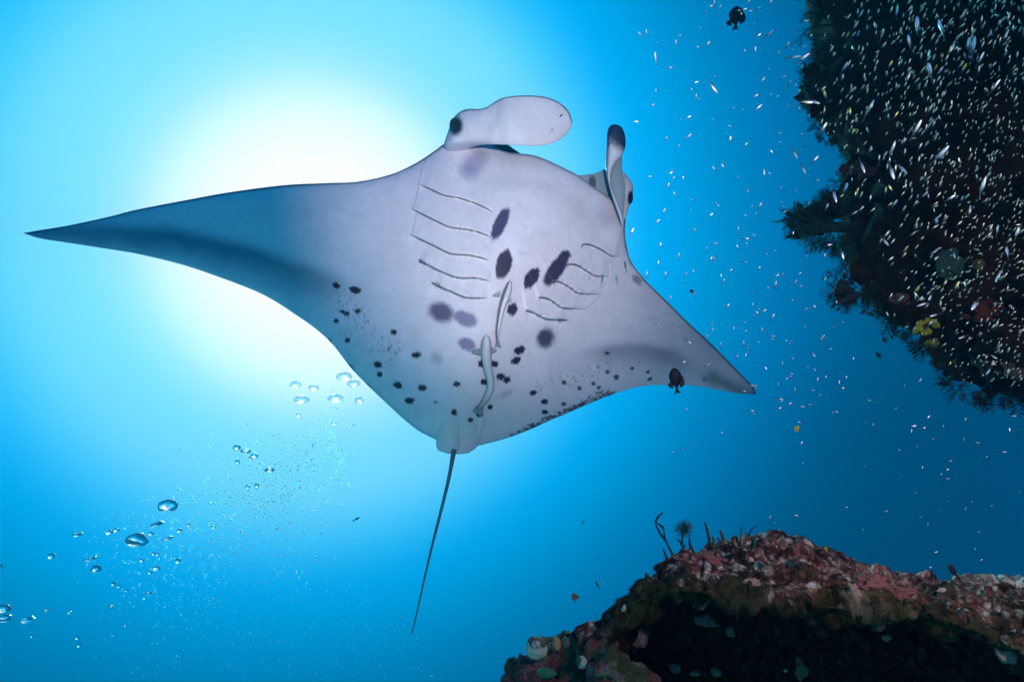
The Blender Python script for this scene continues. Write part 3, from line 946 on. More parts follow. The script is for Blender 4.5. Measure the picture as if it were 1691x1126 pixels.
tag(reef, 'dark overgrown reef wall hanging into the water', kind='structure')


# ------------------------------------------------------------------ growth on the reef
def frond(base, direction, length, side, n=7, width=0.35, droop=0.15, seed=0):
    """A feathery frond: thin stem with paired leaflets, real 3-D blades."""
    r = random.Random(seed)
    base, dr, sd = np.asarray(base), np.asarray(direction, float), np.asarray(side, float)
    dr = dr / np.linalg.norm(dr); sd = sd - dr * (sd @ dr); sd /= np.linalg.norm(sd) + 1e-9
    up = np.cross(dr, sd)
    vs, fs = [], []
    pts = [base + dr * length * t + up * droop * length * t * t + sd * 0.08 * length * math.sin(3 * t + seed) for t in np.linspace(0, 1, n + 1)]
    w = length * 0.022
    for i, p in enumerate(pts):
        k = w * (1.1 - i / n)
        vs += [p + sd * k, p - sd * k * .5 + up * k, p - sd * k * .5 - up * k]
    for i in range(n):
        for j in range(3):
            a, b = i * 3 + j, i * 3 + (j + 1) % 3
            fs.append([a, b, b + 3, a + 3])
    for i in range(1, n + 1):
        t = i / n
        L = length * width * math.sin(math.pi * min(1, 0.18 + t * 0.78)) * r.uniform(.8, 1.2)
        for s in (-1, 1):
            o = len(vs)
            tip = pts[i] + s * sd * L + dr * L * 0.6 + up * L * r.uniform(-.35, .35)
            midp = pts[i] * .5 + tip * .5
            vs += [pts[i] - dr * L * .10, midp - dr * L * .16 + up * L * .04, tip, midp + dr * L * .14 - up * L * .04]
            fs.append([o, o + 1, o + 2, o + 3])
    return np.array(vs), fs


def frond_obj(name, fr, palette, parent=None, label=None, seed=1):
    parts, cols = [], []
    r = np.random.default_rng(seed)
    for q in fr:
        parts.append(q)
        c = np.array(palette[r.integers(len(palette))]) * r.uniform(.7, 1.3)
        cols.append(np.broadcast_to(c, (len(q[0]), 3)))
    v, f = join(parts)
    return mesh_obj(name, v, f, M_TURF, parent=parent, cols=np.vstack(cols), smooth=False)


GREENS = [(0.007, 0.014, 0.006), (0.010, 0.017, 0.006), (0.006, 0.008, 0.004), (0.016, 0.013, 0.005)]
# fuzzy growth along the rim of the overhang
fr = []
seg = RA[:32]
L_ = np.linalg.norm(np.diff(seg, axis=0), axis=1); cum = np.concatenate([[0], np.cumsum(L_)])
for k in range(900):
    s_ = rng.uniform(0, cum[-1]); i = int(np.searchsorted(cum, s_) - 1); i = max(0, min(i, len(seg) - 2))
    t_ = (s_ - cum[i]) / (L_[i] + 1e-9)
    p = seg[i] * (1 - t_) + seg[i + 1] * t_
    if p[1] < -40 or p[0] > 1760: continue
    tn = (seg[i + 1] - seg[i]) / L_[i]
    on = np.array([-tn[1], tn[0]])
    if inside(np.array([p[0] + on[0] * 6]), np.array([p[1] + on[1] * 6]), REEF)[0]: on = -on
    ins = abs(rng.normal(0, 11)) - 2
    d = 2.95 + rng.uniform(-.13, .13)
    b = P(p[0] - on[0] * ins, p[1] - on[1] * ins, d)
    a_ = rng.normal(0, .8)
    od = np.array([on[0] * math.cos(a_) - on[1] * math.sin(a_), on[0] * math.sin(a_) + on[1] * math.cos(a_)])
    dr = od[0] * AX - od[1] * AY - AZ * rng.uniform(-.3, .9)
    lp = rng.uniform(7, 21) * (1.5 if p[1] > 480 else 1)
    fr.append(frond(b, dr, lp * d / FPX, rng.normal(0, 1, 3), n=5, width=.42, seed=k))
for k in range(900):                                        # tufts over the face of the overhang
    x, y = rng.uniform(1330, 1760), rng.uniform(-40, 660)
    if reef_inset(np.array([x]), np.array([y]))[0] < 12: continue
    d = 2.78 + rng.uniform(-.08, .12)
    dr = AX * rng.normal(-.4, .6) + AY * rng.normal(0, .7) - AZ * rng.uniform(.2, 1)
    fr.append(frond(P(x, y, d), dr, rng.uniform(8, 20) * d / FPX, rng.normal(0, 1, 3), n=4, width=.42, seed=k + 2000))
o = frond_obj('hydroid_fringe', fr, GREENS + [(0.04, 0.02, 0.02)], seed=5)
tag(o, 'fine dark green growth fringing the overhanging reef', kind='stuff')

# the bushy soft coral reaching out of the overhang
bt = thing('soft_coral', P(1400, 375, 2.9), 'bushy dark green soft coral jutting sideways out of the overhang', 'soft coral')
fr, br = [], []
for k in range(150):
    x, y = rng.uniform(1300, 1395), rng.uniform(340, 405)
    if not inside(np.array([x]), np.array([y]), [(1300, 372), (1325, 343), (1366, 326), (1400, 330), (1400, 420), (1368, 402), (1325, 392)])[0]: continue
    d = 2.82 + rng.uniform(-.07, .08)
    ang = math.atan2(-(y - 372), x - 1385) + rng.normal(0, .5)
    dr = math.cos(ang) * AX + math.sin(ang) * AY - AZ * rng.uniform(-.2, .7)
    fr.append(frond(P(x, y, d), dr, rng.uniform(20, 40) * d / FPX, rng.normal(0, 1, 3), n=8, width=.30, seed=k + 50))
frond_obj('foliage', fr, [(0.014, 0.045, 0.026), (0.02, 0.060, 0.03), (0.012, 0.028, 0.02)], parent=bt, seed=6)
for y0, y1 in ((372, 352), (375, 372), (378, 392)):
    q = catmull([(1405, 376), (1370, y0), (1330, (y0 + y1) / 2), (1298, y1)], 14)
    vv, ff = tube(P(q[:, 0], q[:, 1], np.full(14, 2.85)), np.linspace(.022, .006, 14), 7)
    mesh_obj('branch', vv, ff, M_TURF, parent=bt, cols=np.full((len(vv), 3), .03) * np.array((.7, 1.2, .9)))

ft = thing('fern_hydroid', P(1372, 30, 2.9), 'ferny green hydroid arching from the top of the overhang', 'hydroid')
for k, q0 in enumerate(([(1376, 18), (1355, 12), (1338, 4), (1322, -6)], [(1374, 42), (1350, 44), (1330, 52), (1316, 70)], [(1374, 30), (1352, 26), (1336, 22), (1326, 26)], [(1372, 56), (1352, 60), (1340, 66), (1334, 60)])):
    q = catmull(q0, 12)
    vv, ff = tube(P(q[:, 0], q[:, 1], np.full(12, 2.85)), np.linspace(.006, .002, 12), 5)
    st = mesh_obj('stem', vv, ff, M_TURF, parent=ft, cols=np.full((len(vv), 3), .03) * np.array((.6, 1.3, .9)))
    fr = []
    for j in range(2, 12):
        for s in (-1, 1):
            tn = q[min(j, 11)] - q[j - 1]; on = np.array([-tn[1], tn[0]]) * s / (np.linalg.norm(tn) + 1e-9) + .7 * tn / (np.linalg.norm(tn) + 1e-9)
            fr.append(frond(P(q[j, 0], q[j, 1], 2.85), on[0] * AX - on[1] * AY + AZ * rng.normal(0, .3), rng.uniform(9, 17) * 2.85 / FPX, rng.normal(0, 1, 3), n=5, width=.25, seed=j * 7 + k))
    frond_obj('leaflet', fr, [(0.014, 0.05, 0.032), (0.012, 0.034, 0.024)], parent=st, seed=k)


def sponge(name, px, py, d, rx, ry, ang, col, label, cat, noise=.25, thick=.5, seed=0, hole=None):
    m = mat_plain(name + '_skin', col, .75, .2, bump=.6, bscale=110, var=.45)
    ca, sa = math.cos(R(ang)), math.sin(R(ang))
    a = ca * AX + sa * AY; b = -sa * AX + ca * AY
    rr = random.Random(seed * 31 + 5)
    its = []
    for k in range(26):
        q_ = rr.uniform(0, 6.283); w_ = math.sqrt(rr.random()) * .85
        ex, ey = w_ * rx * math.cos(q_), w_ * ry * math.sin(q_)
        its.append((px + ex * ca + ey * sa, py + ex * sa * -1 + ey * ca, d + rr.uniform(0, .02), max(.3, 1.05 - w_ * .8) * min(rx, ry) * .62 * rr.uniform(.6, 1.1) * d / FPX))
    v, f = lumps(its, 3, 300 + seed, amp=(.3, .25))
    o = mesh_obj(name, v, f, m)
    tag(o, label, cat)
    if hole:
        h = ellipsoid('opening', P(hole[0], hole[1], d - thick * min(rx, ry) * d / FPX * .85), (hole[2] * d / FPX, hole[3] * d / FPX, .008), M_EYE, parent=o, sub=2, axes=np.stack([a, b, AZ]))
    return o


sponge('yellow_sponge', 1527, 541, 2.66, 26, 12, 18, (0.42, 0.30, 0.02), 'bright yellow sponge with a dark opening under the overhang', 'sponge', seed=3, hole=(1530, 537, 4.5, 3.5))
sponge('yellow_sponge', 1540, 566, 2.68, 14, 8, 30, (0.17, 0.13, 0.02), 'dull yellow sponge just below the bright yellow one', 'sponge', noise=.4, seed=5)
sponge('green_sponge', 1568, 436, 2.62, 24, 26, 20, (0.035, 0.075, 0.05), 'pale green lobed sponge on the dark reef face', 'sponge', noise=.5, seed=7, thick=.3)
sponge('red_sponge', 1622, 514, 2.60, 40, 17, 12, (0.11, 0.02, 0.013), 'rusty red slab of sponge on the reef face', 'sponge', noise=.35, seed=9, thick=.35)
sponge('red_sponge', 1487, 494, 2.66, 22, 9, -10, (0.12, 0.045, 0.035), 'dull pink crust of sponge near the rim of the overhang', 'sponge', noise=.4, seed=11)
sponge('red_sponge', 1415, 283, 2.66, 40, 15, 5, (0.05, 0.014, 0.010), 'dark maroon sponge crust above the bushy soft coral', 'sponge', noise=.4, seed=13)
sponge('brown_sponge', 1672, 615, 2.62, 26, 14, -20, (0.10, 0.05, 0.035), 'brown crinkled sponge low on the overhang', 'sponge', noise=.5, seed=15)
sponge('reef_knob', 1393, 478, 2.78, 18, 26, -8, (0.030, 0.026, 0.024), 'dark rounded knob of coral hanging from the rim below the soft coral', 'coral', noise=.22, seed=17, thick=1.0)
sponge('orange_cup', 1615, 437, 2.60, 13, 7, 15, (0.14, 0.09, 0.015), 'small mustard coloured sponge patch on the reef face', 'sponge', noise=.5, seed=19)

# ------------------------------------------------------------------ things growing on the foreground rock
PALE = mat_plain('pale_tunic', (0.17, 0.11, 0.095), .7, .3, bump=.7, bscale=160, var=.4)
WHITE = mat_plain('white_shell', (0.46, 0.37, 0.33), .6, .3, bump=.5, bscale=220, var=.25)
PALEW = mat_plain('pale_wall_tunic', (0.30, 0.21, 0.18), .7, .3, bump=.7, bscale=160, var=.4)
PINK = mat_plain('pink_crust', (0.24, 0.082, 0.074), .8, .2, bump=.8, bscale=90, var=.4)
PALEPINK = mat_plain('pale_pink_crust', (0.36, 0.19, 0.155), .8, .2, bump=.8, bscale=120, var=.35)
ORANGE = mat_plain('orange_tunic', (0.50, 0.24, 0.10), .6, .3, bump=.4, bscale=150, var=.3)
DARKB = mat_plain('dark_crust', (0.012, 0.012, 0.025), .6, .3, bump=.5, bscale=120)


def grow(name, px, py, rx, ry, mat, label, cat, noise=.3, thick=.6, seed=0, ang=0, depth=None, sub=4, lift=.1, axes=None):
    h = rock_hit(px, py)
    d = depth if depth else (h[2] if h else 1.7)
    ca, sa = math.cos(R(ang)), math.sin(R(ang))
    a = ca * AX + sa * AY; b = -sa * AX + ca * AY
    s = d / FPX
    o = ellipsoid(name, P(px, py, d - lift * thick * min(rx, ry) * s), (rx * s, ry * s, thick * min(rx, ry) * s), mat, sub=sub, axes=np.stack([a, b, AZ]), noise=noise, seed=seed)
    return tag(o, label, cat)


grow('coralline_boulder', 1163, 945, 46, 33, PINK, 'smooth dusty pink coralline boulder at the shoulder of the big rock', 'coral', noise=.16, thick=.9, seed=21, depth=1.68, sub=4)
grow('coralline_lump', 1198, 961, 13, 15, PINK, 'knobby pink lump beside the dusty pink boulder', 'coral', noise=.3, seed=22, depth=1.62)
grow('coralline_lump', 1206, 905, 9, 9, PALEPINK, 'small square pink lump on the skyline among thin stalks', 'coral', noise=.3, seed=23, depth=1.86)
grow('coralline_lump', 1242, 964, 13, 9, PALEPINK, 'pale pink pitted lump in the mossy hollow', 'coral', noise=.35, seed=24)
grow('coralline_lump', 1412, 980, 9, 18, PALEPINK, 'upright salmon pink ridge lump on the middle of the rock', 'coral', noise=.3, seed=25, ang=25)
grow('coralline_lump', 1440, 968, 24, 16, PINK, 'broad crumbly pink lump right of the salmon ridge', 'coral', noise=.5, seed=26)
grow('coralline_lump', 1490, 985, 20, 18, PINK, 'dark pink lump beside the shaded crevice', 'coral', noise=.5, seed=27)
grow('tunicate', 1055, 1052, 16, 16, PALE, 'grey lilac rosette shaped tunicate on the shaded face', 'tunicate', noise=.22, seed=31)
grow('tunicate', 1166, 1024, 22, 11, PALE, 'long grey tunicate just below the green ledge', 'tunicate', noise=.18, seed=32, ang=-5)
grow('tunicate', 1208, 1042, 11, 9, PALE, 'small grey tunicate right of the long one under the ledge', 'tunicate', noise=.2, seed=33)
grow('tunicate', 1115, 1098, 12, 11, PALEW, 'white crinkled tunicate low on the dark face', 'tunicate', noise=.2, seed=34)
grow('tunicate', 1152, 1110, 22, 5, PALEW, 'white wavy strand of tunicate along the bottom of the face', 'tunicate', noise=.2, seed=35, ang=8)
grow('tunicate', 1184, 1108, 10, 8, PALEW, 'white nub at the end of the wavy strand', 'tunicate', noise=.2, seed=36)
grow('tunicate', 1325, 1102, 10, 21, PALE, 'brownish teardrop tunicate hanging in deep shade', 'tunicate', noise=.25, seed=37)
grow('tunicate', 1014, 1063, 6, 9, PALE, 'thin pale tunicate left of the grey rosette', 'tunicate', noise=.2, seed=38, ang=30)
grow('tunicate', 1664, 1080, 21, 14, PALEW, 'cream coloured tunicate patch on the right part of the dark face', 'tunicate', noise=.2, seed=39, ang=-30)
grow('tunicate', 1465, 1052, 8, 6, PALEPINK, 'small pinkish tunicate under the middle of the ledge', 'tunicate', noise=.2, seed=40)
grow('shell', 1031, 1006, 5, 8, WHITE, 'narrow white shell on the mossy left shoulder', 'shell', noise=.2, seed=41, ang=-15)
grow('shell', 986, 1026, 5, 4, WHITE, 'tiny white shell at the left edge of the big rock', 'shell', noise=.2, seed=42)
grow('shell', 1165, 967, 7, 6, WHITE, 'round white shell at the foot of the pink boulder', 'shell', noise=.15, seed=43, depth=1.60)
grow('shell', 1339, 967, 8, 6, WHITE, 'oval cream shell lying on the mossy top', 'shell', noise=.15, seed=44, ang=10)
grow('shell', 1190, 914, 6, 4, WHITE, 'white shell pair left of the small square pink lump', 'shell', noise=.2, seed=45, depth=1.80)
grow('shell', 1181, 918, 4, 3.5, WHITE, 'smallest white shell near the skyline, beside the dusty boulder', 'shell', noise=.2, seed=46, depth=1.79)
grow('shell', 1241, 925, 4, 5.5, WHITE, 'white oval shell in the dark hollow below the summit', 'shell', noise=.15, seed=47, ang=20)
grow('shell', 1297, 1106, 4, 3.5, WHITE, 'tiny white shell in deep shade left of the teardrop tunicate', 'shell', noise=.15, seed=48)
grow('shell', 1300, 893, 6, 4, WHITE, 'white shell chip on the summit of the rock', 'shell', noise=.3, seed=49)
grow('shell', 1335, 897, 9, 4, WHITE, 'long white shell chip sloping down from the summit', 'shell', noise=.3, seed=50, ang=-35)
grow('shell', 1555, 975, 6, 5, WHITE, 'white shell by the foot of the dark fish', 'shell', noise=.3, seed=51)
grow('shell', 1363, 908, 3.5, 5, mat_plain('lime_sponge', (.35, .42, .05), .7, .2), 'tiny lime green bud on the skyline right of the summit', 'sponge', noise=.2, seed=52)

# things on the small outcrop
ot = thing('oyster', P(886, 1080, 1.44), 'cream cup shaped oyster with a zigzag dark opening on the small outcrop', 'oyster')
ellipsoid('lower_valve', P(886, 1071, 1.445), (.023, .020, .018), mat_plain('oyster_cream', (.60, .46, .36), .6, .3, bump=.6, bscale=140, var=.3), ot, 4, noise=.12, seed=61)
q = [(869, 1066), (873, 1058), (878, 1068), (883, 1060), (888, 1070), (893, 1062), (898, 1069), (903, 1060)]
vv, ff = tube(P(np.array(q)[:, 0], np.array(q)[:, 1], np.full(8, 1.4245)), .0010, 6)
mesh_obj('zigzag_lip', vv, ff, M_EYE, parent=ot)
ellipsoid('upper_valve', P(886, 1060, 1.45), (.020, .012, .016), mat_plain('oyster_brown', (.22, .12, .09), .7, .3, bump=.8, bscale=170, var=.6), ot, 3, noise=.3, seed=62)
for k, (x, y, rx, ry, an) in enumerate(((919, 1063, 6.5, 11, 0), (935, 1060, 6, 9, -10))):
    grow('orange_tunicate', x, y, rx, ry, ORANGE if k == 0 else PALE, ('orange finger shaped tunicate beside the oyster', 'dull grey finger shaped tunicate behind the orange one')[k], 'tunicate', noise=.15, seed=63 + k, depth=1.47, thick=.9)
dk = thing('dark_crinoid', P(935, 1090, 1.53), 'dark blue black feather star perched on top of the small outcrop', 'feather star')
for k in range(16):
    a0 = R(20 + 150 * k / 15)
    L = rng.uniform(34, 52)
    q = catmull([(930, 1092), (930 + .5 * L * math.cos(a0), 1090 - .6 * L * math.sin(a0)), (930 + .9 * L * math.cos(a0) * .8 + 3, 1090 - .98 * L * math.sin(a0))], 10)
    vv, ff = tube(P(q[:, 0], q[:, 1], 1.55 + rng.uniform(-.03, .03) + np.linspace(0, .02, 10)), np.linspace(.0045, .0062, 10), 6)
    mesh_obj('arm', vv, ff, DARKB, parent=dk)
cupo = thing('cup_tunicate', P(960, 1095, 1.42), 'white round tunicate with a dark green edge between outcrop and big rock', 'tunicate')
ellipsoid('cup', P(962, 1093, 1.42), (.012, .013, .012), WHITE, cupo, 3, noise=.1, seed=67)
ellipsoid('rim', P(956, 1091, 1.418), (.006, .011, .009), mat_plain('cup_rim', (.05, .09, .05), .7, .2), cupo, 3, noise=.3, seed=70)
grow('coralline_lump', 872, 1116, 14, 16, PINK, 'brick pink coralline lump low on the small outcrop', 'coral', noise=.3, seed=68, depth=1.45)
grow('green_clam', 902, 1112, 17, 9, mat_plain('green_lip', (.05, .16, .07), .6, .3, bump=.5), 'green rimmed clam at the bottom edge of the small outcrop', 'clam', noise=.2, seed=69, depth=1.44)

# thin stalks and plumes along the skyline
STALK = mat_plain('stalk', (0.022, 0.024, 0.03), .7, .2)
STALKB = mat_plain('stalk_brown', (0.09, 0.06, 0.04), .7, .2, var=.5, bscale=200)
PLUME = mat_plain('plume', (0.03, 0.13, 0.12), .7, .2)


def stalk(label, branches, mat, d, r0=.0035, name='hydroid_stalk'):
    t = thing(name, P(*branches[0][0], d), label, 'hydroid')
    for b in branches:
        q = catmull(b, 12)
        jit = np.cumsum(rng.normal(0, .004, 12))
        vv, ff = tube(P(q[:, 0], q[:, 1], d + jit), r0 * np.linspace(1.15, .55, 12) * (1 + .15 * rng.normal(0, 1, 12)), 6)
        mesh_obj('stem', vv, ff, mat, parent=t)
    return t


stalk('tall crooked dark stalk at the left end of the skyline', [[(1116, 926), (1106, 906), (1098, 888), (1096, 872)], [(1096, 872), (1089, 866), (1081, 862)], [(1082, 862), (1087, 853), (1094, 846)], [(1104, 930), (1099, 916), (1095, 906)], [(1097, 890), (1090, 880), (1083, 866)]], STALK, 1.66, .0030)
st = stalk('blue green plumed hydroid beside the tall crooked stalk', [[(1131, 918), (1127, 903), (1122, 893), (1116, 889)], [(1135, 918), (1131, 905), (1129, 897)], [(1126, 898), (1127, 880), (1129, 862)], [(1148, 918), (1143, 905), (1139, 894), (1139, 882)], [(1143, 918), (1139, 903), (1138, 890)]], STALK, 1.68, .0024, 'plumed_hydroid')
parts = []
for k in range(260):
    a0 = rng.uniform(0, 2 * math.pi); rr = rng.uniform(.2, 1) ** .6
    x0, y0 = 1130 + rng.normal(0, 3), 880 - rng.uniform(0, 14)
    x1, y1 = 1130 + 18 * rr * math.cos(a0), 872 - 17 * rr * math.sin(a0)
    q = catmull([(x0, y0), ((x0 + x1) / 2 + rng.normal(0, 2), (y0 + y1) / 2 + rng.normal(0, 2)), (x1, y1)], 5)
    parts.append(tube(P(q[:, 0], q[:, 1], 1.68 + rng.uniform(-.03, .03) * np.linspace(0, 1, 5)), .00028, 3))
vv, ff = join(parts)
mesh_obj('plume', vv, ff, PLUME, parent=st)['kind'] = 'stuff'
stalk('knobbly brown stalk with a pale tip standing mid skyline', [[(1173, 902), (1170, 884), (1167, 872), (1164, 862)]], STALKB, 1.78, .0040)
stalk('short flat brown blade left of the small square pink lump', [[(1191, 904), (1194, 890), (1190, 877)]], STALKB, 1.84, .0060)
stalk('pair of stubby dark stalks left of the flat brown blade', [[(1177, 902), (1178, 892), (1177, 885)], [(1185, 903), (1187, 894), (1186, 888)]], STALKB, 1.82, .0040)
stalk('straight thin stalk with a green tip near the summit', [[(1222, 902), (1223, 888), (1225, 867)]], mat_plain('stalk_green', (0.05, .09, .03), .7, .2, var=.6), 1.86, .0035)
stalk('curved thin stalk leaning towards the summit', [[(1233, 897), (1237, 882), (1242, 873), (1249, 869)]], STALK, 1.88, .0024)

# mossy turf on the rock
nb = 22000
tv, tf, tcx = [], [], []
ii = rng.integers(NB + 1, NB + NT + 8, nb); jj = rng.integers(0, int(NX * .82), nb)
dens = fbm(Q[ii, jj] * 10, 3, seed=120)
keep = dens + rng.normal(0, .35, nb) > -0.1
ii, jj, dens = ii[keep], jj[keep], dens[keep]
bp = Q[ii, jj]; bn = nrm[ii, jj]
hh = rng.uniform(.002, .008, len(ii)) * (1 + .5 * np.clip(dens, 0, 1))
dr = bn + rng.normal(0, .6, bn.shape); dr /= np.linalg.norm(dr, axis=1)[:, None]
sd = np.cross(dr, rng.normal(0, 1, bn.shape)); sd /= np.linalg.norm(sd, axis=1)[:, None]
w_ = rng.uniform(.0006, .0013, len(ii))
bendv = rng.normal(0, .35, bn.shape)
base = bp - bn * .002
tri = np.stack([base + sd * w_[:, None], base - sd * w_[:, None], base + dr * hh[:, None] * .55 - sd * w_[:, None] * .7 , base + dr * hh[:, None] * .55 + sd * w_[:, None] * .7, base + (dr + bendv * .5) * hh[:, None]], 1)
n5 = np.arange(len(ii))[:, None] * 5
tf = np.concatenate([(n5 + np.array([0, 1, 2])), (n5 + np.array([0, 2, 3])), (n5 + np.array([3, 2, 4]))])
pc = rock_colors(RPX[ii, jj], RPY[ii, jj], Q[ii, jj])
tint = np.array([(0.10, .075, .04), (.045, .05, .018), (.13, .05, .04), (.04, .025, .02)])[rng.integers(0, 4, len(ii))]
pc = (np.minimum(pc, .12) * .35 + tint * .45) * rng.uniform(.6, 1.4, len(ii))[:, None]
turf = mesh_obj('algae_turf', tri.reshape(-1, 3), tf, M_TURF, origin=P(1400, 1000, 1.6), cols=np.repeat(pc, 5, 0), smooth=False)
tag(turf, 'short mossy algae turf covering the foreground rock', kind='stuff')

#@@FISH

# ------------------------------------------------------------------ fish


def fish_body(xs_, hs, ws, sides=10, zoff=None):
    """Rings along +X (head at +X); heights hs along Z, widths ws along Y."""
    th = np.linspace(0, 2 * np.pi, sides, endpoint=False)
    zoff = np.zeros(len(xs_)) if zoff is None else np.asarray(zoff)
    v = np.array([[x, w * math.sin(t), h * math.cos(t) + z] for x, h, w, z in zip(xs_, hs, ws, zoff) for t in th])
    f = grid_faces(len(xs_), sides, wrap=True).tolist() + [list(range(sides)), list(range((len(xs_) - 1) * sides, len(xs_) * sides))[::-1]]
    return v, f


def plate(poly, t=.006):
    p = np.array(poly, float)
    n = len(p)
    a = np.stack([p[:, 0], np.full(n, t), p[:, 1]], -1); b = a.copy(); b[:, 1] = -t
    return np.vstack([a, b]), [list(range(n)), list(range(2 * n - 1, n - 1, -1))] + [[i, n + i, n + (i + 1) % n, (i + 1) % n] for i in range(n)]


def silver_mat(name, tint, rough, metal=.75):
    m, t, b = mat_new(name)
    a = t.nodes.new('ShaderNodeVertexColor'); a.layer_name = 'Col'
    t.links.new(a.outputs['Color'], b.inputs['Base Color'])
    b.inputs['Metallic'].default_value = metal
    b.inputs['Roughness'].default_value = rough
    tr = t.nodes.new('ShaderNodeBsdfTransparent')
    mx = t.nodes.new('ShaderNodeMixShader')
    o = t.nodes['Material Output']
    g = t.nodes.new('ShaderNodeAttribute'); g.attribute_name = 'clear'
    t.links.new(g.outputs['Fac'], mx.inputs[0])
    t.links.new(b.outputs[0], mx.inputs[1]); t.links.new(tr.outputs[0], mx.inputs[2])
    t.links.new(mx.outputs[0], o.inputs['Surface'])
    return m


M_SILVER = silver_mat('fish_silver', None, .3, .55)
M_GOLD = silver_mat('fish_gold', None, .38)


def bait_mesh(name, tint, slender, mat, bend=0.0, clearness=.45):
    xs_ = [-.36, -.26, -.12, .05, .2, .33, .43, .49, .505]
    hs = np.array([.022, .04, .075, .105, .115, .10, .07, .03, .006]) * slender
    ws = np.array([.012, .022, .042, .058, .064, .058, .042, .02, .005]) * (.6 + .4 * slender)
    v, f = fish_body(xs_, hs, ws, 10)
    tail = plate([(-.34, .018), (-.42, .05), (-.52, .10), (-.45, .0), (-.52, -.10), (-.42, -.05), (-.34, -.018)], .004)
    dors = plate([(.02, .095 * slender), (-.05, .16 * slender), (-.16, .06 * slender)], .003)
    v, f = join([(v, f), tail, dors])
    v = v.copy(); v[:, 1] += bend * (v[:, 0] - .1) ** 2 * np.sign(.1 - v[:, 0])
    x = v[:, 0]
    front = sstep(-.12, .22, x)
    c = np.array((.10, .13, .16)) * (1 - front)[:, None] + np.array(tint) * front[:, None]
    back = sstep(.02, .09, v[:, 2]) * .35
    c = c * (1 - back)[:, None] + np.array((.12, .15, .18)) * back[:, None]
    me = bpy.data.meshes.new(name)
    me.from_pydata(v.tolist(), [], f)
    set_cols(me, c)
    at = me.attributes.new('clear', 'FLOAT', 'POINT')
    at.data.foreach_set('value', (clearness * (1 - sstep(-.35, .05, x))).astype(np.float32))
    me.polygons.foreach_set('use_smooth', [True] * len(me.polygons))
    me.materials.append(mat)
    return me


SILVERS = [bait_mesh('baitfish_mesh', (.95, .93, .97), .72, M_SILVER, .3, .6), bait_mesh('baitfish_mesh', (.93, .92, .98), .6, M_SILVER, -.35, .6), bait_mesh('baitfish_mesh', (.95, .88, .97), .85, M_SILVER, .1, .6)]
GOLDS = [bait_mesh('glassfish_mesh', (.98, .70, .22), .95, M_GOLD, .3, .75), bait_mesh('glassfish_mesh', (.98, .86, .60), .85, M_GOLD, -.3, .75), bait_mesh('glassfish_mesh', (.98, .80, .78), .9, M_GOLD, .2, .75)]


def pose(px, py, d, length, ang, out=0.0, roll=0.0):
    """World matrix of a fish of unit length with its head towards ang (degrees, in the view) and turned out of it."""
    a, o_ = R(ang), R(out)
    h = Vector((math.cos(a) * AX + math.sin(a) * AY) * math.cos(o_) - AZ * math.sin(o_)).normalized()
    side = Vector(-AZ) - h * Vector(-AZ).dot(h)
    side.normalize()
    up = h.cross(side).normalized()
    if up.z < 0:
        side, up = -side, -up
    rot = Matrix((h, side, up)).transposed()
    rot = rot @ Matrix.Rotation(R(roll), 3, 'X')
    L = length * d / FPX
    return Matrix.Translation(V(px, py, d)) @ rot.to_4x4() @ Matrix.Scale(L, 4)


MANTA_POLY = LEAD + TRAIL[::-1]
rf = random.Random(11)
N_SILVER, N_GOLD = 0, 0
REEF_GROUP, OPEN_GROUP = 'silver baitfish against the dark overhang', 'silver baitfish in open water'


def put_fish(mesh, px, py, length, ang, d, out, label, group, name):
    o = bpy.data.objects.new(name, mesh)
    o.matrix_world = pose(px, py, d, length, ang, out, rf.uniform(-25, 25))
    COL.objects.link(o)
    return tag(o, label, 'fish', group)


BIG_REEF = [(1420, 26, 20, 60), (1481, 22, 26, 85), (1515, 45, 33, 95), (1556, 50, 40, 100), (1502, 71, 26, 102), (1607, 81, 42, 84), (1601, 77, 36, 78), (1569, 85, 22, 60), (1394, 113, 24, 60), (1536, 121, 48, 80),
            (1433, 184, 38, 65), (1358, 214, 26, 60), (1512, 216, 36, 68), (1472, 250, 34, 75), (1550, 258, 40, 50), (1486, 276, 36, -35), (1472, 281, 34, -80), (1423, 273, 30, -80), (1622, 311, 34, 80), (1395, 314, 34, 60),
            (1377, 320, 34, -85), (1569, 328, 22, 30), (1642, 145, 28, 65), (1568, 328, 20, 35), (1601, 350, 22, 80), (1476, 338, 22, 50), (1460, 397, 24, -45), (1391, 418, 22, -85), (1409, 353, 18, 30), (1652, 451, 32, -110),
            (1611, 502, 30, 225), (1526, 502, 22, 200), (1537, 489, 18, 230), (1575, 419, 18, -60), (1664, 419, 24, 90), (1647, 382, 22, 100), (1679, 387, 22, 80), (1545, 520, 20, 195), (1591, 556, 20, 200), (1639, 588, 18, -30),
            (1634, 611, 18, 240), (1466, 520, 12, 100), (1470, 490, 14, 60), (1618, 100, 26, 75), (1660, 60, 22, 70), (1650, 40, 20, 60), (1588, 330, 16, 60), (1343, 168, 22, -30), (1456, 60, 20, 80), (1365, 343, 18, 60)]
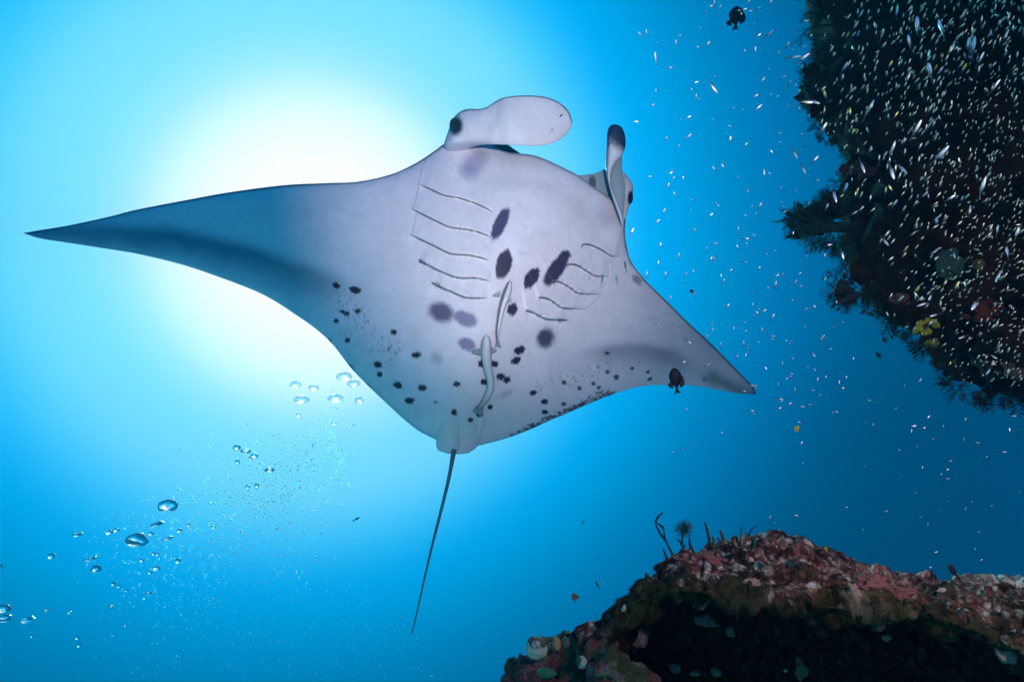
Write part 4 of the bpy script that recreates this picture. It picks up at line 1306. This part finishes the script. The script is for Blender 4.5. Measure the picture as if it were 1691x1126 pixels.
BIG_OPEN = [(1269, 57, 22, 40), (1300, 76, 24, 60), (1308, 95, 26, 0), (1325, 97, 26, 35), (1327, 35, 18, 0), (1330, 169, 26, -5), (1319, 177, 12, -45), (1177, 143, 28, -50), (1251, 179, 20, 40), (1083, 97, 22, 100), (1116, 72, 14, 80),
            (1058, 58, 14, 120), (1311, 252, 26, -50), (1326, 277, 24, -80), (1345, 265, 20, 50), (1262, 288, 18, 90), (1180, 280, 12, 130), (1136, 226, 16, 40), (1180, 7, 14, 95), (1273, 4, 12, 70), (1115, 321, 12, 120), (1303, 138, 16, 60),
            (1254, 341, 14, 60), (1280, 472, 16, 80), (1275, 525, 14, 60), (1258, 547, 14, 90), (1228, 569, 14, 95), (1178, 546, 12, 100), (1252, 518, 12, 130), (1347, 508, 11, 130), (1293, 602, 12, 110), (1249, 641, 12, 90),
            (1322, 671, 12, 0), (1240, 678, 11, 0), (1201, 506, 13, 50), (1219, 409, 11, 120), (1219, 380, 11, 90), (1087, 436, 12, 85), (1133, 455, 13, 90), (1099, 455, 13, 85), (1068, 454, 13, 88), (1107, 493, 13, 75), (1090, 406, 12, 70),
            (1096, 349, 13, 60), (1084, 367, 13, 40), (1043, 383, 16, 60), (1173, 356, 12, 40), (1049, 201, 11, 0), (1085, 536, 11, 0), (1135, 562, 16, -45), (1127, 598, 14, 10), (1166, 604, 13, 30), (1512, 703, 13, 190), (1673, 687, 11, 10),
            (1668, 712, 11, 90), (1594, 694, 9, 80), (1461, 845, 10, 30), (1544, 912, 10, 20), (1619, 926, 9, 50), (1563, 776, 9, 30), (1564, 790, 9, 0), (1657, 746, 10, 0)]
LAB_OPEN = 'small silver baitfish swimming in the open blue water beside the reef'
LAB_REEF = 'silver baitfish glinting in front of the dark overhang'
LAB_GOLD = 'tiny golden glassfish hovering in front of the dark overhang'
for (x, y, l, a) in BIG_REEF:
    put_fish(SILVERS[rf.randrange(3)], x, y, l, a, rf.uniform(1.45, 2.0), rf.uniform(-25, 25), LAB_REEF, 'silver baitfish before the overhang', 'baitfish')
for (x, y, l, a) in BIG_OPEN:
    put_fish(SILVERS[rf.randrange(3)], x, y, l, a, rf.uniform(1.3, 1.9), rf.uniform(-20, 20), LAB_OPEN, 'silver baitfish in open water', 'baitfish')
n_open = len(BIG_OPEN)
tries = 0
while n_open < 300 and tries < 20000:
    tries += 1
    x, y = rf.uniform(1040, 1691), rf.uniform(0, 950)
    wgt = math.exp(-((x - 1240) / 130) ** 2) if y < 700 else .5 * math.exp(-((x - 1440) / 230) ** 2) * (1.15 - (y - 700) / 300)
    if y >= 330 and y < 700: wgt = math.exp(-((x - (1240 + .25 * (y - 330))) / 150) ** 2)
    if rf.random() > wgt: continue
    px_, py_ = np.array([x]), np.array([y])
    if reef_inset(px_, py_)[0] > 0: continue
    if y > np.interp(x, tx, ty) - 12: continue
    if inside(px_, py_, MANTA_POLY)[0] and rf.random() < .85: continue
    l = rf.uniform(7, 13) * (.85 if y > 700 else 1)
    a = rf.gauss(60, 40) if y < 500 else rf.gauss(25, 45)
    if rf.random() < .2: a += 180
    put_fish(SILVERS[rf.randrange(3)], x, y, l, a, rf.uniform(1.3, 2.1), rf.gauss(0, 30), LAB_OPEN, 'silver baitfish in open water', 'baitfish')
    n_open += 1
n_gold, rest = 0, []
tries = 0
while n_gold + len(rest) < 1250 and tries < 40000:
    tries += 1
    x, y = rf.uniform(1340, 1700), rf.uniform(-8, 640)
    ins = reef_inset(np.array([x]), np.array([y]))[0]
    if ins < 8: continue
    wgt = .35 + .65 * sstep(1400, 1560, x) if y < 330 else sstep(1400, 1640, x) * 1.1 - .5 * sstep(450, 620, y) * (1 - sstep(1600, 1660, x))
    if rf.random() > wgt: continue
    small = (x > 1560 and y > 120 and rf.random() < .75) or rf.random() < .3
    l = rf.uniform(7, 11) if small else rf.uniform(11, 19)
    a = rf.gauss(80, 16) if y < 330 else rf.gauss(60, 25)
    d = rf.uniform(1.6, 2.3)
    out_ = rf.gauss(25, 22)
    if n_gold < 295 and (l > 8.0 or rf.random() < .4):
        put_fish(GOLDS[(rf.randrange(3) if x < 1600 else 1)], x, y, l, a, d, out_, LAB_GOLD, 'glassfish before the overhang', 'glassfish'); n_gold += 1
    else:
        rest.append(pose(x, y, d + .06, l * .85, a, out_))
# the many smaller ones of the shoal
me0 = GOLDS[1]
v0 = np.array([q.co[:] for q in me0.vertices]); f0 = [list(q.vertices) for q in me0.polygons]
c0 = np.zeros(len(v0) * 4, np.float32); me0.color_attributes['Col'].data.foreach_get('color', c0); c0 = c0.reshape(-1, 4)[:, :3]
k0 = np.zeros(len(v0), np.float32); me0.attributes['clear'].data.foreach_get('value', k0)
parts = [((np.c_[v0, np.ones(len(v0))] @ np.array(m).T)[:, :3], f0) for m in rest]
vv, ff = join(parts)
sh = mesh_obj('glassfish_shoal', vv, ff, M_GOLD, origin=P(1600, 250, 2.4), cols=np.tile(c0, (len(rest), 1)))
at = sh.data.attributes.new('clear', 'FLOAT', 'POINT'); at.data.foreach_set('value', np.tile(k0, len(rest)))
tag(sh, 'dense shoal of the smallest glassfish before the overhang', kind='stuff')

# larger and darker fish, each with its fins
EYE_W = mat_plain('fish_eye', (.02, .02, .02), .2, .5)


def reef_fish(name, px, py, length, ang, d, col, label, cat='fish', deep=.30, wide=.11, out=0, fins=True, tailw=.20, roll=0, forked=.5):
    m = mat_plain(name + '_scales', [c * 1.6 for c in col], .55, .3, var=.5, bscale=220, bump=.1)
    mw = pose(px, py, d, length, ang, out, roll)
    t = bpy.data.objects.new(name, None); t.empty_display_size = .2
    t.matrix_world = mw
    COL.objects.link(t)
    tag(t, label, cat)

    def part(nm, vf, mat, smooth=True):
        me = bpy.data.meshes.new(nm); me.from_pydata(np.asarray(vf[0]).tolist(), [], [list(q) for q in vf[1]])
        if smooth: me.polygons.foreach_set('use_smooth', [True] * len(me.polygons))
        me.materials.append(mat)
        o = bpy.data.objects.new(nm, me); COL.objects.link(o); o.parent = t
        return o
    xs_ = np.array([-.30, -.24, -.12, .02, .16, .28, .38, .45, .49, .5])
    hs = np.array([.16, .20, .55, .88, 1., .92, .70, .42, .16, .03]) * deep
    ws = np.array([.2, .25, .5, .8, 1., .95, .8, .5, .2, .03]) * wide
    part('body', fish_body(xs_, hs, ws, 14), m)
    tw = tailw
    part('tail_fin', plate([(-.28, .05 * deep / .3), (-.38, tw * .6), (-.50, tw), (-.50 + .12 * forked, 0), (-.50, -tw), (-.38, -tw * .6), (-.28, -.05 * deep / .3)], .008), m, False)
    if fins:
        part('dorsal_fin', plate([(.22, deep * .90), (.10, deep * 1.25), (-.08, deep * 1.35), (-.22, deep * 1.15), (-.27, deep * .5), (-.14, deep * .5)], .008), m, False)
        part('anal_fin', plate([(.0, -deep * .85), (-.10, -deep * 1.3), (-.22, -deep * 1.15), (-.27, -deep * .5), (-.14, -deep * .5)], .008), m, False)
        for s in (-1, 1):
            q = plate([(.18, -.02), (.05, -.10), (.02, -.03), (.10, .03)], .005)
            q[0][:, 1] += s * wide * .95
            part('pectoral_fin', q, m, False)
    for s in (-1, 1):
        v, f = ICO[2]
        part('eye', (v * .022 + np.array([.37, s * wide * .72, deep * .18]), f), EYE_W)
    return t


reef_fish('damselfish', 1116, 629, 44, 98, 2.3, (.006, .006, .010), 'black damselfish hanging head up before the wing tip of the manta', deep=.24, tailw=.13)
reef_fish('damselfish', 1215, 31, 37, 100, 2.4, (.006, .007, .014), 'black deep bodied damselfish alone near the top edge of the water', deep=.34, tailw=.16, out=35)
reef_fish('wrasse', 1575, 944, 32, 123, 1.75, (.010, .012, .016), 'dark fish nosing up from the skyline of the rock beside the pale crest', deep=.17, wide=.09, fins=False, tailw=.12)
reef_fish('wrasse', 1440, 521, 26, 153, 2.7, (.012, .020, .028), 'slender dark fish just off the lower rim of the overhang', deep=.085, wide=.06, fins=False, tailw=.07)
reef_fish('damselfish', 1451, 587, 13, 130, 2.6, (.008, .012, .02), 'small dark fish below the slender one', deep=.24, tailw=.14)
reef_fish('damselfish', 1461, 562, 12, 120, 2.7, (.012, .02, .03), 'dusky little fish between the slender dark fish and the yellow sponge', deep=.26, tailw=.14)
reef_fish('butterflyfish', 949, 986, 15, 100, 2.0, (.10, .055, .020), 'small brown and orange fish in open water left of the big rock', deep=.34, tailw=.18)
reef_fish('wrasse', 987, 966, 16, 118, 2.0, (.03, .025, .025), 'thin dark fish up and right of the brown one', deep=.10, wide=.06, fins=False, tailw=.09)
reef_fish('damselfish', 1316, 708, 12, 60, 2.3, (.45, .28, .02), 'tiny yellow orange fish among the silver ones below the wing tip', deep=.26, tailw=.16)
reef_fish('damselfish', 1143, 481, 9, 170, 2.5, (.008, .01, .02), 'tiny dark fish off the leading edge of the wing', deep=.26, tailw=.16)
reef_fish('wrasse', 588, 857, 13, 30, 3.0, (.02, .06, .07), 'faint grey green fish left of the trailing tail', deep=.14, fins=False)
reef_fish('wrasse', 963, 862, 9, 60, 3.2, (.02, .05, .07), 'faint speck of a fish right of the trailing tail', deep=.16, fins=False)
reef_fish('wrasse', 926, 192, 9, 50, 2.55, (.01, .012, .02), 'tiny black fish in front of the unfurled head fin', deep=.14, fins=False, tailw=.08)
reef_fish('wrasse', 1008, 443, 24, 82, 2.75, (.30, .33, .38), 'slim pale fish beside the last gill slits on the right', deep=.08, wide=.06, fins=False, tailw=.07)
reef_fish('wrasse', 1033, 441, 20, 100, 2.8, (.03, .07, .09), 'slim dark fish at the wing root next to the pale one', deep=.08, wide=.06, fins=False, tailw=.07)

# ------------------------------------------------------------------ air bubbles
m, t, b = mat_new('air_bubble')
t.nodes.remove(b)
gl = t.nodes.new('ShaderNodeBsdfGlass'); gl.inputs['IOR'].default_value = 0.75; gl.inputs['Roughness'].default_value = 0.02
t.links.new(gl.outputs[0], t.nodes['Material Output'].inputs['Surface'])
M_AIR = m
mf, tf2, bf = mat_new('fine_bubble')
bf.inputs['Base Color'].default_value = (.9, .95, 1, 1); bf.inputs['Metallic'].default_value = 1; bf.inputs['Roughness'].default_value = .3
trn = tf2.nodes.new('ShaderNodeBsdfTransparent'); mxs = tf2.nodes.new('ShaderNodeMixShader'); mxs.inputs[0].default_value = .62
tf2.links.new(bf.outputs[0], mxs.inputs[1]); tf2.links.new(trn.outputs[0], mxs.inputs[2]); tf2.links.new(mxs.outputs[0], tf2.nodes['Material Output'].inputs['Surface'])
mp, tp, bp_ = mat_new('pale_bubble')
tp.nodes.remove(bp_)
g2 = tp.nodes.new('ShaderNodeBsdfGlass'); g2.inputs['IOR'].default_value = .75; g2.inputs['Roughness'].default_value = .15
tr2 = tp.nodes.new('ShaderNodeBsdfTransparent'); mx2 = tp.nodes.new('ShaderNodeMixShader'); mx2.inputs[0].default_value = .65
tp.links.new(g2.outputs[0], mx2.inputs[1]); tp.links.new(tr2.outputs[0], mx2.inputs[2]); tp.links.new(mx2.outputs[0], tp.nodes['Material Output'].inputs['Surface'])
BUB = [(278, 836, 30, 24, 0), (226, 893, 34, 25, -12), (128, 882, 15, 8, 0), (180, 879, 13, 9, 15), (192, 875, 10, 7, 0), (260, 865, 20, 9, 12), (249, 881, 9, 7, 0), (277, 889, 17, 7, 12), (85, 918, 12, 10, 0), (149, 923, 20, 9, 12),
       (159, 939, 15, 13, 0), (7, 1005, 20, 15, 0), (9, 1021, 19, 13, 0), (46, 1023, 20, 10, 10), (258, 938, 12, 8, 0), (294, 926, 10, 9, 0), (187, 964, 8, 7, 0), (196, 968, 6, 5, 0), (209, 975, 5, 4, 0), (246, 979, 10, 5, 0),
       (234, 925, 8, 6, 0), (253, 914, 7, 5, 0), (260, 915, 6, 5, 0), (247, 945, 7, 5, 0), (312, 867, 7, 6, 0), (296, 876, 9, 7, 0), (78, 1006, 8, 4, 10), (115, 1011, 7, 4, 15), (53, 1050, 5, 4, 0), (128, 1053, 7, 4, 20), (131, 1065, 8, 5, 25),
       (183, 1001, 9, 5, -30), (207, 1032, 6, 4, 0), (0, 936, 8, 9, 0), (352, 870, 8, 6, 0), (391, 739, 12, 10, 0), (406, 745, 15, 9, -10), (420, 753, 12, 10, 0), (392, 763, 8, 8, 0), (445, 776, 16, 9, 0), (424, 802, 8, 9, 0), (409, 804, 7, 7, 0), (413, 757, 7, 6, 0),
       (488, 636, 19, 14, 0), (518, 641, 17, 12, 0), (498, 661, 26, 15, 0), (568, 623, 26, 17, 0), (584, 634, 21, 15, 0), (554, 658, 26, 15, 0), (593, 661, 14, 12, 0), (493, 685, 9, 7, 0), (551, 699, 9, 6, 0)]
NAMED = {0: 'round ragged air bubble, uppermost of the two largest in the lower rising stream', 1: 'largest silvery air bubble, domed, in the lower left stream', 5: 'flat tilted air bubble just below the ragged one', 9: 'long flat air bubble below the trio at the lower left',
         11: 'fat air bubble cut by the picture edge, upper of a pair', 12: 'fat air bubble at the picture edge, lower of a pair', 13: 'flat air bubble beside the pair at the edge', 8: 'lone round air bubble left of the long flat one'}
rb = random.Random(5)
for k, (x, y, w, h, a) in enumerate(BUB):
    pale = k >= 43
    d = 3.9 if pale else rb.uniform(2.3, 2.7)
    ca, sa = math.cos(R(a)), math.sin(R(a))
    ax = np.stack([ca * AX + sa * AY, -sa * AX + ca * AY, AZ])
    v, f = ICO[3 if w < 14 else 4]
    v = v.copy()
    v = v * (1 + (.10 if w > 12 else .05) * fbm(v * 1.6 + k * 5.1, 3, seed=k))[:, None]
    v[:, 1] = np.where(v[:, 1] < 0, v[:, 1] * (.72 if w > 12 else .9), v[:, 1])
    o = mesh_obj('air_bubble', P(x, y, d) + (v * np.array([w, h, w]) * .5 * d / FPX) @ ax, f, mp if pale else M_AIR)
    if k in NAMED:
        tag(o, NAMED[k], 'bubble')
    elif pale:
        tag(o, 'pale air bubble close under the trailing edge of the wing', 'bubble', 'pale bubbles under the wing')
    elif k >= 35:
        tag(o, 'small air bubble in the cluster midway up the stream', 'bubble', 'bubbles midway up the stream')
    else:
        tag(o, 'small silvery air bubble in the lower left stream', 'bubble', 'bubbles of the lower left stream')
parts = []
V1, F1 = ICO[1]
nb_ = 0
while nb_ < 3400:
    u_, w_ = rb.random(), rb.gauss(0, 1)
    x = 560 - 300 * u_ + w_ * (20 + 70 * u_)
    y = 690 + 330 * u_ + rb.gauss(0, 35) + w_ * 45 * u_
    if x > 585 + rb.gauss(0, 4) or y > 1100 or x < 120: continue
    if rb.random() > math.exp(-((y - 830) / 115) ** 2) * .95 + .10: continue
    r_ = abs(rb.gauss(.5, .4)) + .3
    if rb.random() < .03: r_ += rb.uniform(.5, 1.4)
    d = rb.uniform(2.5, 3.6)
    parts.append((P(x, y, d) + V1 * (r_ * d / FPX * np.array([1, .8, 1])), F1)); nb_ += 1
for k in range(500):
    x, y = rb.uniform(150, 720), rb.uniform(850, 1120)
    d = rb.uniform(2.3, 3.6)
    parts.append((P(x, y, d) + V1 * (rb.uniform(.4, .9) * d / FPX), F1))
vv, ff = join(parts)
fb = mesh_obj('fine_bubbles', vv, ff, mf, origin=P(460, 850, 3.0))
tag(fb, 'cloud of fine air bubbles rising through the water', kind='stuff')

#@@END

# ------------------------------------------------------------------ the water itself: one even body of haze round everything
hv_ = np.array([(x, y, z) for x in (-6.2, 6.2) for y in (-5.2, 7.2) for z in (-3.2, 6.5)])
hf_ = [(0, 1, 3, 2), (4, 6, 7, 5), (0, 4, 5, 1), (2, 3, 7, 6), (0, 2, 6, 4), (1, 5, 7, 3)]
M_HAZE = bpy.data.materials.new('water_haze')
M_HAZE.use_nodes = True
t_ = M_HAZE.node_tree
t_.nodes.clear()
mo_ = t_.nodes.new('ShaderNodeOutputMaterial')
pv_ = t_.nodes.new('ShaderNodeVolumePrincipled')
pv_.inputs['Color'].default_value = (0.02, 0.70, 1.0, 1)
pv_.inputs['Absorption Color'].default_value = (0, 0, 0, 1)
pv_.inputs['Density'].default_value = HAZE_DENSITY
pv_.inputs['Anisotropy'].default_value = HAZE_G
t_.links.new(pv_.outputs[0], mo_.inputs['Volume'])
haze = mesh_obj('haze', hv_, hf_, M_HAZE, origin=(0, 0, 0), smooth=False)
tag(haze, 'blue sea water veiling the whole scene', kind='stuff')

for o in bpy.data.objects:
    if '_o' in o:
        del o['_o']
